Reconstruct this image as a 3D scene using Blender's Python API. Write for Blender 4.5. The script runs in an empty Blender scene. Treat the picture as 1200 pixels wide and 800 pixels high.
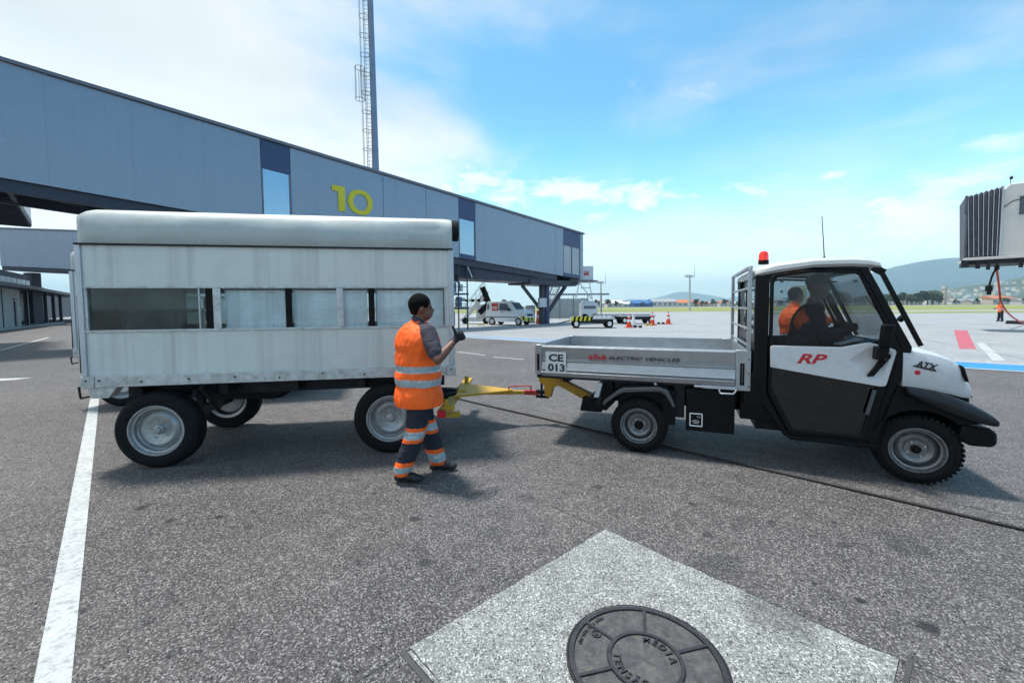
import bpy, bmesh, math, random
from mathutils import Vector, Matrix, Euler, noise
from mathutils.geometry import tessellate_polygon
R = math.radians
sc = bpy.context.scene
col = sc.collection
random.seed(7)

# ------------------------------------------------------------------ materials
def nmat(name):
    m = bpy.data.materials.new(name); m.use_nodes = True
    nt = m.node_tree; p = nt.nodes['Principled BSDF']
    return m, nt, p
def N(nt, t, **k):
    n = nt.nodes.new(t)
    for a, v in k.items(): setattr(n, a, v)
    return n
def mat(name, c, rough=.5, metal=0., var=.12, scale=8., bump=0., bscale=60., spec=.5, coat=0., dirt=None, streak=None, emit=None, fine=0.):
    """plain surface with uneven tone; dirt=(colour, amount, scale), streak=(colour, amount) vertical runs"""
    m, nt, p = nmat(name); L = nt.links
    p.inputs['Roughness'].default_value = rough; p.inputs['Metallic'].default_value = metal
    p.inputs['Specular IOR Level'].default_value = spec; p.inputs['Coat Weight'].default_value = coat
    tc = N(nt, 'ShaderNodeTexCoord')
    n1 = N(nt, 'ShaderNodeTexNoise'); n1.inputs['Scale'].default_value = scale; n1.inputs['Detail'].default_value = 6
    L.new(tc.outputs['Object'], n1.inputs['Vector'])
    mr = N(nt, 'ShaderNodeMapRange'); mr.inputs[1].default_value = .25; mr.inputs[2].default_value = .75
    mr.inputs[3].default_value = 1 - var; mr.inputs[4].default_value = 1 + var
    L.new(n1.outputs['Fac'], mr.inputs[0])
    mx = N(nt, 'ShaderNodeMix', data_type='RGBA', blend_type='MULTIPLY'); mx.inputs[0].default_value = 1
    mx.inputs[6].default_value = (*c, 1); L.new(mr.outputs[0], mx.inputs[7])
    out = mx.outputs[2]
    if dirt:
        n2 = N(nt, 'ShaderNodeTexNoise'); n2.inputs['Scale'].default_value = dirt[2]; n2.inputs['Detail'].default_value = 9; n2.inputs['Roughness'].default_value = .7
        L.new(tc.outputs['Object'], n2.inputs['Vector'])
        r2 = N(nt, 'ShaderNodeMapRange'); r2.inputs[1].default_value = .5; r2.inputs[2].default_value = .72; r2.inputs[4].default_value = dirt[1]
        L.new(n2.outputs['Fac'], r2.inputs[0])
        m2 = N(nt, 'ShaderNodeMix', data_type='RGBA'); L.new(r2.outputs[0], m2.inputs[0]); L.new(out, m2.inputs[6]); m2.inputs[7].default_value = (*dirt[0], 1)
        out = m2.outputs[2]
    if streak:
        mp = N(nt, 'ShaderNodeMapping'); mp.inputs['Scale'].default_value = streak[2] if len(streak) > 2 else (9, 9, .5)
        L.new(tc.outputs['Object'], mp.inputs[0])
        n3 = N(nt, 'ShaderNodeTexNoise'); n3.inputs['Scale'].default_value = 1.; n3.inputs['Detail'].default_value = 4; n3.inputs['Roughness'].default_value = .65
        L.new(mp.outputs[0], n3.inputs['Vector'])
        r3 = N(nt, 'ShaderNodeMapRange'); r3.inputs[1].default_value = .48; r3.inputs[2].default_value = .75; r3.inputs[4].default_value = streak[1]
        L.new(n3.outputs['Fac'], r3.inputs[0])
        m3 = N(nt, 'ShaderNodeMix', data_type='RGBA'); L.new(r3.outputs[0], m3.inputs[0]); L.new(out, m3.inputs[6]); m3.inputs[7].default_value = (*streak[0], 1)
        out = m3.outputs[2]
    L.new(out, p.inputs['Base Color'])
    rr = N(nt, 'ShaderNodeMapRange'); rr.inputs[3].default_value = max(0, rough - .08); rr.inputs[4].default_value = min(1, rough + .1)
    L.new(n1.outputs['Fac'], rr.inputs[0]); L.new(rr.outputs[0], p.inputs['Roughness'])
    if bump:
        nb = N(nt, 'ShaderNodeTexNoise'); nb.inputs['Scale'].default_value = bscale; nb.inputs['Detail'].default_value = 4
        L.new(tc.outputs['Object'], nb.inputs['Vector'])
        b = N(nt, 'ShaderNodeBump'); b.inputs['Strength'].default_value = 1; b.inputs['Distance'].default_value = bump
        L.new(nb.outputs['Fac'], b.inputs['Height']); L.new(b.outputs[0], p.inputs['Normal'])
    if emit:
        p.inputs['Emission Color'].default_value = (*emit[0], 1); p.inputs['Emission Strength'].default_value = emit[1]
    return m
def glass(name, tint, refl=.04, rough=.02, dirt=0.):
    """thin pane: transparent tint + fresnel reflection"""
    m, nt, p = nmat(name); L = nt.links
    nt.nodes.remove(p)
    o = nt.nodes['Material Output']
    tr = N(nt, 'ShaderNodeBsdfTransparent'); tr.inputs[0].default_value = (*tint, 1)
    gl = N(nt, 'ShaderNodeBsdfGlossy'); gl.inputs['Roughness'].default_value = rough
    lw = N(nt, 'ShaderNodeLayerWeight'); lw.inputs[0].default_value = .5
    pw = N(nt, 'ShaderNodeMath', operation='POWER'); L.new(lw.outputs['Facing'], pw.inputs[0]); pw.inputs[1].default_value = 4.
    ad = N(nt, 'ShaderNodeMath', operation='MULTIPLY_ADD'); ad.inputs[1].default_value = .9; ad.inputs[2].default_value = .03 + refl; ad.use_clamp = True; L.new(pw.outputs[0], ad.inputs[0])
    mx = N(nt, 'ShaderNodeMixShader'); L.new(ad.outputs[0], mx.inputs[0]); L.new(tr.outputs[0], mx.inputs[1]); L.new(gl.outputs[0], mx.inputs[2])
    res = mx.outputs[0]
    if dirt:
        df = N(nt, 'ShaderNodeBsdfDiffuse'); df.inputs[0].default_value = (.35, .36, .34, 1)
        tc = N(nt, 'ShaderNodeTexCoord'); n = N(nt, 'ShaderNodeTexNoise'); n.inputs['Scale'].default_value = 5; n.inputs['Detail'].default_value = 8; L.new(tc.outputs['Object'], n.inputs['Vector'])
        mr = N(nt, 'ShaderNodeMapRange'); mr.inputs[1].default_value = .35; mr.inputs[2].default_value = .75; mr.inputs[4].default_value = dirt; L.new(n.outputs['Fac'], mr.inputs[0])
        m2 = N(nt, 'ShaderNodeMixShader'); L.new(mr.outputs[0], m2.inputs[0]); L.new(res, m2.inputs[1]); L.new(df.outputs[0], m2.inputs[2]); res = m2.outputs[0]
    L.new(res, o.inputs[0])
    return m

M = {}
M['white_paint'] = mat('white_paint', (.60, .62, .62), .35, var=.05, scale=3, dirt=((.25, .25, .24), .35, 9), coat=.2)
M['cab_white'] = mat('cab_white', (.60, .61, .63), .3, var=.05, scale=4, dirt=((.3, .3, .31), .3, 14), coat=.4)
M['roof_white'] = mat('roof_white', (.50, .52, .52), .5, var=.08, scale=5, dirt=((.26, .27, .26), .4, 10))
M['trailer_panel'] = mat('trailer_panel', (.62, .645, .605), .38, var=.06, scale=1.2, dirt=((.34, .37, .35), .3, 3.5), streak=((.20, .22, .21), .36, (8.5, 8.5, .25)), coat=.1, bump=.004, bscale=2.6)
M['trailer_roof'] = mat('trailer_roof', (.42, .455, .44), .48, .15, var=.10, scale=2.5, dirt=((.3, .32, .31), .5, 16), bump=.004, bscale=2.5)
M['galvanised'] = mat('galvanised', (.50, .53, .53), .42, .6, var=.22, scale=18, dirt=((.18, .19, .19), .6, 12))
M['aluminium'] = mat('aluminium', (.40, .42, .44), .33, .75, var=.10, scale=9, dirt=((.26, .27, .28), .4, 14), streak=((.3, .3, .32), .4, (1.5, 30, 30)))
M['bed_inside'] = mat('bed_inside', (.46, .52, .57), .4, .5, var=.08, scale=7)
M['black_plastic'] = mat('black_plastic', (.0045, .005, .006), .5, var=.3, scale=12, bump=.0006, bscale=160, spec=.14)
M['black_metal'] = mat('black_metal', (.0035, .004, .005), .3, var=.3, scale=15, spec=.18)
M['dark_frame'] = mat('dark_frame', (.010, .012, .016), .6, var=.3, scale=9, dirt=((.04, .04, .04), .4, 9), spec=.3)
M['fender_black'] = mat('fender_black', (.010, .011, .013), .42, var=.3, scale=12, spec=.3)
M['grey_plastic'] = mat('grey_plastic', (.07, .075, .082), .65, var=.2, scale=30, bump=.001, bscale=220)
M['rubber'] = mat('rubber', (.007, .0075, .008), .75, var=.35, scale=14, dirt=((.022, .021, .02), .4, 10), spec=.2)
M['rim_steel'] = mat('rim_steel', (.36, .37, .37), .38, .5, var=.14, scale=14, dirt=((.10, .10, .09), .55, 18))
M['rim_grey'] = mat('rim_grey', (.20, .21, .22), .36, .6, var=.25, scale=18, dirt=((.035, .035, .035), .8, 24))
M['yellow_paint'] = mat('yellow_paint', (.56, .31, .02), .5, var=.15, scale=12, dirt=((.10, .06, .02), .6, 12))
M['yellow_sign'] = mat('yellow_sign', (.62, .55, .02), .5, var=.05)
M['red_paint'] = mat('red_paint', (.45, .03, .02), .45, var=.2)
M['red_lens'] = mat('red_lens', (.75, .02, .01), .2, var=.1, emit=((1, .03, .01), .25), coat=.5)
M['decal_red'] = mat('decal_red', (.50, .01, .02), .4, var=.05)
M['decal_black'] = mat('decal_black', (.02, .02, .022), .4, var=.1)
M['decal_white'] = mat('decal_white', (.7, .7, .7), .4, var=.05)
M['lamp_clear'] = mat('lamp_clear', (.6, .62, .65), .1, .3, var=.2, scale=40)
M['jetway_panel'] = mat('jetway_panel', (.25, .30, .37), .28, .35, var=.05, scale=.8, streak=((.20, .245, .31), .3, (5.5, 5.5, .10)))
M['jetway_blue'] = mat('jetway_blue', (.03, .055, .14), .35, var=.1, scale=2)
M['jetway_trim'] = mat('jetway_trim', (.14, .15, .18), .4, .3, var=.15)
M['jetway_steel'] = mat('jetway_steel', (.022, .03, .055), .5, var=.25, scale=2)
M['column_blue'] = mat('column_blue', (.03, .045, .13), .45, var=.2, scale=2)
M['mast_steel'] = mat('mast_steel', (.20, .25, .34), .45, .4, var=.15, scale=1.2)
M['light_steel'] = mat('light_steel', (.5, .52, .55), .4, .4, var=.12)
M['concrete_wall'] = mat('concrete_wall', (.30, .34, .34), .8, var=.15, scale=1.5, dirt=((.15, .17, .17), .5, 2))
M['car_white'] = mat('car_white', (.62, .66, .68), .3, var=.04, coat=.4)
M['cone_red'] = mat('cone_red', (.62, .05, .015), .5, var=.1)
M['bellows'] = mat('bellows', (.075, .085, .11), .7, var=.35, scale=3, bump=.02, bscale=4)
M['bridge_white'] = mat('bridge_white', (.56, .56, .53), .4, var=.06, scale=1.5, dirt=((.35, .34, .32), .4, 3))
M['skin'] = mat('skin', (.17, .068, .040), .5, var=.1, scale=20, bump=.001, bscale=90)
M['skin_light'] = mat('skin_light', (.22, .11, .075), .5, var=.1, scale=20)
M['blind'] = mat('blind', (.80, .84, .86), .5, var=.06, scale=2, streak=((.45, .50, .54), .6, (16, 16, .2)))
M['hair'] = mat('hair', (.004, .0035, .0035), .9, var=.5, bump=.006, bscale=200, spec=.15)
M['cap'] = mat('cap', (.06, .065, .07), .8, var=.2)
M['glove'] = mat('glove', (.012, .013, .014), .8, var=.3, bump=.002, bscale=120)
M['boot'] = mat('boot', (.010, .010, .011), .55, var=.3, bump=.002, bscale=60)
M['shirt'] = mat('shirt', (.040, .038, .052), .85, var=.2, scale=14, bump=.003, bscale=25)
M['trousers'] = mat('trousers', (.016, .019, .032), .9, var=.3, scale=12, bump=.012, bscale=16)
M['hivis'] = mat('hivis', (1.0, .125, .004), .65, var=.13, scale=9, bump=.010, bscale=11)
M['reflect'] = mat('reflect', (.36, .44, .47), .35, .2, var=.12, scale=30)
M['blue_stripe_reflect'] = M['reflect']
M['cloth_red'] = mat('cloth_red', (.6, .09, .02), .8, var=.1)
M['house_wall'] = mat('house_wall', (.62, .60, .56), .8, var=.1, scale=.2)
M['house_cream'] = mat('house_cream', (.50, .44, .34), .8, var=.1, scale=.2)
M['house_roof_red'] = mat('house_roof_red', (.36, .12, .06), .8, var=.2, scale=.3)
M['house_roof_grey'] = mat('house_roof_grey', (.30, .31, .32), .7, var=.2, scale=.3)
M['house_roof_blue'] = mat('house_roof_blue', (.03, .12, .34), .5, var=.1, scale=.3)
M['house_roof_orange'] = mat('house_roof_orange', (.50, .16, .05), .6, var=.1, scale=.3)
M['house_window'] = mat('house_window', (.05, .07, .09), .2, var=.2, scale=.3)
M['trunk'] = mat('trunk', (.07, .05, .035), .9, var=.3, scale=2)
M['leaf'] = mat('leaf', (.035, .075, .022), .7, var=.6, scale=.35)
M['leaf_dark'] = mat('leaf_dark', (.02, .045, .016), .7, var=.6, scale=.35)
M['manhole_iron'] = mat('manhole_iron', (.070, .067, .068), .6, .2, var=.45, scale=22, dirt=((.17, .16, .12), .7, 34), bump=.003, bscale=140)
M['manhole_rib'] = mat('manhole_rib', (.035, .034, .038), .5, .3, var=.3, scale=30, bump=.002, bscale=140)
M['tile_blue_clear'] = mat('lift_blue', (.10, .20, .28), .5, var=.3)
M['glass_tint'] = glass('glass_tint', (.70, .73, .75), .0, dirt=.02)
M['glass_clear'] = glass('glass_clear', (.80, .83, .84), .0)
M['glass_dark'] = glass('glass_dark', (.16, .17, .19), .04, dirt=.01)
M['glass_trailer'] = glass('glass_trailer', (.93, .96, .96), .0, .04, dirt=.12)
M['glass_trailer_dark'] = glass('glass_trailer_dark', (.50, .55, .53), .02, .05, dirt=.10)
M['glass_jetway'] = mat('glass_jetway', (.30, .42, .52), .06, .85, var=.05, scale=.6)
M['glass_frost'] = mat('glass_frost', (.36, .38, .42), .35, .1, var=.10, scale=1)

# ------------------------------------------------------------------ mesh builder
class MB:
    def __init__(s): s.v = []; s.f = []; s.m = []; s.cur = 0
    def add(s, vs, fs):
        b = len(s.v); s.v += [tuple(v) for v in vs]; s.f += [tuple(b + i for i in f) for f in fs]; s.m += [s.cur] * len(fs); return s
    def box(s, x0, x1, y0, y1, z0, z1):
        v = [(x, y, z) for x in (x0, x1) for y in (y0, y1) for z in (z0, z1)]
        return s.add(v, [(0, 1, 3, 2), (4, 6, 7, 5), (0, 4, 5, 1), (2, 3, 7, 6), (0, 2, 6, 4), (1, 5, 7, 3)])
    def hexa(s, a, b):
        """two quads (4 points each) joined"""
        return s.add(list(a) + list(b), [(3, 2, 1, 0), (4, 5, 6, 7)] + [(i, (i + 1) % 4, 4 + (i + 1) % 4, 4 + i) for i in range(4)])
    def prism(s, poly, y0, y1, holes=()):
        """polygon(s) in (x,z), extruded from y0 to y1"""
        loops = [list(poly)] + [list(h) for h in holes]
        allp = [p for l in loops for p in l]; n = len(allp)
        tri = tessellate_polygon([[Vector((p[0], p[1], 0)) for p in l] for l in loops])
        vs = [(p[0], y0, p[1]) for p in allp] + [(p[0], y1, p[1]) for p in allp]
        fs = [tuple(t) for t in tri] + [tuple(n + i for i in reversed(t)) for t in tri]
        o = 0
        for l in loops:
            k = len(l)
            for i in range(k): fs.append((o + i, o + (i + 1) % k, n + o + (i + 1) % k, n + o + i))
            o += k
        return s.add(vs, fs)
    def prismx(s, poly, x0, x1):
        """polygon in (y,z), extruded along x"""
        b = len(s.v); n = len(poly)
        return s.add([(x0, p[0], p[1]) for p in poly] + [(x1, p[0], p[1]) for p in poly],
                     [tuple(range(n)), tuple(range(2 * n - 1, n - 1, -1))] + [(i, n + i, n + (i + 1) % n, (i + 1) % n) for i in range(n)])
    def prismz(s, poly, z0, z1):
        n = len(poly)
        return s.add([(p[0], p[1], z0) for p in poly] + [(p[0], p[1], z1) for p in poly],
                     [tuple(range(n - 1, -1, -1)), tuple(range(n, 2 * n))] + [(i, (i + 1) % n, n + (i + 1) % n, n + i) for i in range(n)])
    def cyl(s, p0, p1, r0, r1=None, n=12, cap=True):
        r1 = r0 if r1 is None else r1
        p0 = Vector(p0); p1 = Vector(p1); d = (p1 - p0).normalized()
        u = d.orthogonal().normalized(); w = d.cross(u)
        vs = [p0 + (u * math.cos(a) + w * math.sin(a)) * r0 for a in [2 * math.pi * i / n for i in range(n)]] + \
             [p1 + (u * math.cos(a) + w * math.sin(a)) * r1 for a in [2 * math.pi * i / n for i in range(n)]]
        fs = [(i, (i + 1) % n, n + (i + 1) % n, n + i) for i in range(n)]
        if cap: fs += [tuple(range(n - 1, -1, -1)), tuple(range(n, 2 * n))]
        return s.add(vs, fs)
    def tube(s, pts, r, n=8):
        for a, b in zip(pts, pts[1:]): s.cyl(a, b, r, r, n)
        return s
    def bar(s, p0, p1, w, h):
        """rectangular bar between two points, w sideways, h up"""
        p0 = Vector(p0); p1 = Vector(p1); d = (p1 - p0).normalized()
        up = Vector((0, 0, 1)) if abs(d.z) < .98 else Vector((0, 1, 0))
        sd = d.cross(up).normalized(); u2 = sd.cross(d)
        q = [(-1, -1), (1, -1), (1, 1), (-1, 1)]
        return s.hexa([p0 + sd * a * w / 2 + u2 * b * h / 2 for a, b in q], [p1 + sd * a * w / 2 + u2 * b * h / 2 for a, b in q])
    def lathe(s, prof, c=(0, 0, 0), n=40, axis='y', sweep=None):
        """prof: (radius, along) list; around the axis through c"""
        vs = []; k = len(prof)
        for i in range(n):
            a = 2 * math.pi * i / n
            for r, h in prof:
                if axis == 'y': vs.append((c[0] + r * math.cos(a), c[1] + h, c[2] + r * math.sin(a)))
                elif axis == 'z': vs.append((c[0] + r * math.cos(a), c[1] + r * math.sin(a), c[2] + h))
                else: vs.append((c[0] + h, c[1] + r * math.cos(a), c[2] + r * math.sin(a)))
        fs = []
        for i in range(n):
            j = (i + 1) % n
            for t in range(k - 1): fs.append((i * k + t, j * k + t, j * k + t + 1, i * k + t + 1))
        return s.add(vs, fs)
    def quad(s, a, b, c, d): return s.add([a, b, c, d], [(0, 1, 2, 3)])
    def loft(s, rings, cap=True, closed=True):
        n = len(rings[0]); vs = [p for r in rings for p in r]; fs = []
        for i in range(len(rings) - 1):
            for j in range(n if closed else n - 1):
                k = (j + 1) % n; fs.append((i * n + j, i * n + k, (i + 1) * n + k, (i + 1) * n + j))
        if cap: fs += [tuple(range(n - 1, -1, -1)), tuple((len(rings) - 1) * n + j for j in range(n))]
        return s.add(vs, fs)
    def build_each(s, name, mats, parent=None, **k):
        """every separate primitive as a mesh of its own"""
        comp = list(range(len(s.v)))
        def find(i):
            while comp[i] != i: comp[i] = comp[comp[i]]; i = comp[i]
            return i
        for f in s.f:
            a = find(f[0])
            for i in f[1:]:
                c = find(i)
                if c != a: comp[c] = a
        gr = {}
        for f in s.f: gr.setdefault(find(f[0]), []).append(f)
        for fs in gr.values():
            ids = sorted({i for f in fs for i in f}); mp = {i: n for n, i in enumerate(ids)}
            q = MB(); q.add([s.v[i] for i in ids], [tuple(mp[i] for i in f) for f in fs]); q.build(name, mats, parent, **k)
    def build(s, name, mats, parent=None, bevel=0, seg=2, smooth=None, loc=None, fix=True, **tags):
        me = bpy.data.meshes.new(name); me.from_pydata(s.v, [], s.f); me.validate()
        ms = mats if isinstance(mats, (list, tuple)) else [mats]
        for m in ms: me.materials.append(M[m] if isinstance(m, str) else m)
        if len(ms) > 1:
            for p, i in zip(me.polygons, s.m): p.material_index = i
        bm = bmesh.new(); bm.from_mesh(me)
        if fix: bmesh.ops.remove_doubles(bm, verts=bm.verts, dist=1e-5); bmesh.ops.recalc_face_normals(bm, faces=bm.faces)
        bm.to_mesh(me); bm.free()
        o = bpy.data.objects.new(name, me); col.objects.link(o)
        if parent: o.parent = parent
        if loc: o.location = loc
        if bevel:
            b = o.modifiers.new('bevel', 'BEVEL'); b.width = bevel; b.segments = seg; b.limit_method = 'ANGLE'; b.angle_limit = R(35); b.use_clamp_overlap = True
        if smooth is not None or bevel:
            for p in me.polygons: p.use_smooth = True
            me.set_sharp_from_angle(angle=R(smooth if smooth is not None else 40))
        for k, v in tags.items(): o[k] = v
        return o

def thing(name, label, cat, loc=(0, 0, 0), rz=0, group=None):
    o = bpy.data.objects.new(name, None); col.objects.link(o); o.empty_display_size = .3
    o.location = loc; o.rotation_euler = (0, 0, R(rz)); o['label'] = label; o['category'] = cat
    if group: o['group'] = group
    return o
def tag(o, label, cat, group=None):
    o['label'] = label; o['category'] = cat
    if group: o['group'] = group
    return o
def kids(o): return [c for c in bpy.data.objects if c.parent == o]
def dup(o, parent=None):
    c = o.copy(); col.objects.link(c); c.parent = parent
    for k in kids(o):
        if k is not c: dup(k, c)
    return c
def mesh_text(s, size=1., bold=0., ext=.001, shear=0., w=None, h=None):
    """-> mesh of the text in its local xy, scaled to width w / height h, origin bottom left"""
    cu = bpy.data.curves.new('t', 'FONT'); cu.body = s; cu.size = size; cu.offset = bold; cu.extrude = ext; cu.shear = shear; cu.resolution_u = 4
    o = bpy.data.objects.new('t', cu); col.objects.link(o)
    dg = bpy.context.evaluated_depsgraph_get(); me = bpy.data.meshes.new_from_object(o.evaluated_get(dg))
    bpy.data.objects.remove(o); bpy.data.curves.remove(cu)
    xs = [v.co.x for v in me.vertices]; ys = [v.co.y for v in me.vertices]
    x0, x1, y0, y1 = min(xs), max(xs), min(ys), max(ys)
    sx = w / (x1 - x0) if w else 1; sy = h / (y1 - y0) if h else sx
    if not w: sx = sy
    for v in me.vertices: v.co.x = (v.co.x - x0) * sx; v.co.y = (v.co.y - y0) * sy
    return me
def text(name, s, m, parent, loc, rot=(R(90), 0, 0), **k):
    me = mesh_text(s, **k); me.name = name; me.materials.append(M[m])
    o = bpy.data.objects.new(name, me); col.objects.link(o); o.parent = parent; o.location = loc; o.rotation_euler = rot
    return o
def structure(name, mb, m, **k): return mb.build(name, m, kind='structure', **k)

# ------------------------------------------------------------------ camera
cd = bpy.data.cameras.new('camera'); cam = bpy.data.objects.new('camera', cd); col.objects.link(cam); sc.camera = cam
cd.sensor_width = 36; cd.lens = 15; cd.shift_y = -14 / 1200; cd.clip_start = .05; cd.clip_end = 60000
cam.location = (0, 0, 1.6)
pitch, roll = R(3.1), R(.45)
fwd = Vector((0, math.cos(pitch), -math.sin(pitch))); upv = Vector((0, math.sin(pitch), math.cos(pitch))); rgt = Vector((1, 0, 0))
r2 = rgt * math.cos(roll) - upv * math.sin(roll); u2 = rgt * math.sin(roll) + upv * math.cos(roll)
cam.rotation_euler = Matrix((r2, u2, -fwd)).transposed().to_euler()

# ------------------------------------------------------------------ sun, sky
SUN_EL, SUN_AZ = 74, 150     # azimuth: direction to the sun, counter-clockwise from +X
sd = Vector((math.cos(R(SUN_AZ)) * math.cos(R(SUN_EL)), math.sin(R(SUN_AZ)) * math.cos(R(SUN_EL)), math.sin(R(SUN_EL))))
sl = bpy.data.lights.new('sun', 'SUN'); sl.energy = 3.9; sl.angle = R(7); sl.color = (1, .965, .91)
so = bpy.data.objects.new('sun', sl); col.objects.link(so); so.rotation_euler = sd.to_track_quat('Z', 'Y').to_euler(); so.location = (0, 0, 30)
w = bpy.data.worlds.new('World'); sc.world = w; w.use_nodes = True
nt = w.node_tree; L = nt.links; bg = nt.nodes['Background']; bg.inputs[1].default_value = .12
sky = N(nt, 'ShaderNodeTexSky', sky_type='NISHITA'); sky.sun_disc = False; sky.sun_elevation = R(SUN_EL); sky.sun_rotation = R(90 - SUN_AZ)
sky.ozone_density = 2.0; sky.air_density = 1.0; sky.dust_density = .6
tc = N(nt, 'ShaderNodeTexCoord')
def math_(op, a, b=None, c=None, clamp=False):
    n = N(nt, 'ShaderNodeMath', operation=op); n.use_clamp = clamp
    for i, v in enumerate((a, b, c)):
        if v is None: continue
        if isinstance(v, (int, float)): n.inputs[i].default_value = v
        else: L.new(v, n.inputs[i])
    return n.outputs[0]
def mrange(v, a, b, c=0., d=1., smooth=True):
    n = N(nt, 'ShaderNodeMapRange'); n.interpolation_type = 'SMOOTHSTEP' if smooth else 'LINEAR'
    n.inputs[1].default_value = a; n.inputs[2].default_value = b; n.inputs[3].default_value = c; n.inputs[4].default_value = d
    L.new(v, n.inputs[0]); return n.outputs[0]
sx = N(nt, 'ShaderNodeSeparateXYZ'); L.new(tc.outputs['Generated'], sx.inputs[0])
zc = math_('MAXIMUM', sx.outputs[2], 0.)
zz = math_('ADD', zc, .12)
cp = N(nt, 'ShaderNodeCombineXYZ'); L.new(math_('DIVIDE', sx.outputs[0], zz), cp.inputs[0]); L.new(math_('DIVIDE', sx.outputs[1], zz), cp.inputs[1])
def cnoise(vec, s, det=8, rough=.55, dist=0., off=(0, 0, 0), scl=(1, 1, 1)):
    mp = N(nt, 'ShaderNodeMapping'); mp.inputs['Location'].default_value = off; mp.inputs['Scale'].default_value = scl; L.new(vec, mp.inputs[0])
    n = N(nt, 'ShaderNodeTexNoise'); n.inputs['Scale'].default_value = s; n.inputs['Detail'].default_value = det; n.inputs['Roughness'].default_value = rough; n.inputs['Distortion'].default_value = dist
    L.new(mp.outputs[0], n.inputs['Vector']); return n.outputs['Fac']
n_big = cnoise(cp.outputs[0], .75, 9, .58, .3, (3.1, 1.7, 0))
n_dir = cnoise(tc.outputs['Generated'], 3.2, 10, .6, .2, (.3, .9, .4), (1, 1, 2.6))
left = mrange(sx.outputs[0], -.70, .30, 1., 0.)              # more cloud on the left
veil = mrange(math_('ADD', n_big, math_('MULTIPLY', left, .36)), .50, .80)
low = mrange(zc, .0, .30, 1., 0.)
bank = mrange(math_('ADD', n_dir, math_('MULTIPLY', low, .34)), .60, .80)
hor = mrange(math_('ADD', zc, math_('MULTIPLY', math_('SUBTRACT', n_dir, .5), .25)), .0, .34, .9, 0.)
# a few separate small clouds on the right
def blob(px, py, wx, wy, thr=.0):
    a = (px - 600) / 500; b = -(py - 386) / 500
    d = (fwd + rgt * a + upv * b).normalized()
    tu = Vector((d.y, -d.x, 0)).normalized(); tv = Vector((0, 0, 1))
    wob = N(nt, 'ShaderNodeVectorMath', operation='DOT_PRODUCT'); L.new(tc.outputs['Generated'], wob.inputs[0]); wob.inputs[1].default_value = tu
    q = math_('DIVIDE', wob.outputs['Value'], wx); p = math_('DIVIDE', math_('SUBTRACT', sx.outputs[2], d.z), wy)
    sq = math_('ADD', math_('MULTIPLY', q, q), math_('MULTIPLY', p, p))
    nn = math_('MULTIPLY', math_('SUBTRACT', n_det, .5), 7.0)
    return math_('MULTIPLY', mrange(math_('ADD', sq, nn), 1.5, -.6, 0., 1.), mrange(wob.outputs['Value'], .5, .4, 0., 1.))
n_det = cnoise(tc.outputs['Generated'], 14, 8, .6, .3, (0, 0, 0), (1, 1, 2.2))
f = math_('MAXIMUM', math_('MULTIPLY', veil, .92), math_('MULTIPLY', bank, .85))
for b in ((878, 226, .045, .020), (975, 210, .025, .008), (1055, 250, .075, .020), (985, 268, .06, .016), (735, 232, .11, .035), (560, 212, .12, .03), (640, 225, .16, .03), (1060, 300, .15, .02)):
    f = math_('MAXIMUM', f, math_('MULTIPLY', blob(*b), .9))
f = math_('MAXIMUM', f, hor)
tint = N(nt, 'ShaderNodeMix', data_type='RGBA', blend_type='MULTIPLY'); tint.inputs[0].default_value = 1; L.new(sky.outputs[0], tint.inputs[6]); tint.inputs[7].default_value = (.68, 1.32, 1.36, 1)
n_sh = cnoise(cp.outputs[0], 1.6, 6, .6, .2, (8, 3, 0))
cc = N(nt, 'ShaderNodeMix', data_type='RGBA'); L.new(n_sh, cc.inputs[0]); cc.inputs[6].default_value = (4.2, 4.5, 4.7, 1); cc.inputs[7].default_value = (6.6, 6.6, 6.5, 1)
mx = N(nt, 'ShaderNodeMix', data_type='RGBA'); L.new(f, mx.inputs[0]); L.new(tint.outputs[2], mx.inputs[6]); L.new(cc.outputs[2], mx.inputs[7])
hb = N(nt, 'ShaderNodeMix', data_type='RGBA', blend_type='MULTIPLY'); hb.inputs[0].default_value = 1; L.new(mx.outputs[2], hb.inputs[6])
L.new(mrange(zc, .0, .42, 1.85, 1.04, False), hb.inputs[7]); L.new(hb.outputs[2], bg.inputs[0])
sc.view_settings.view_transform = 'Standard'; sc.view_settings.look = 'None'; sc.view_settings.exposure = .5; sc.view_settings.gamma = 1

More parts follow.
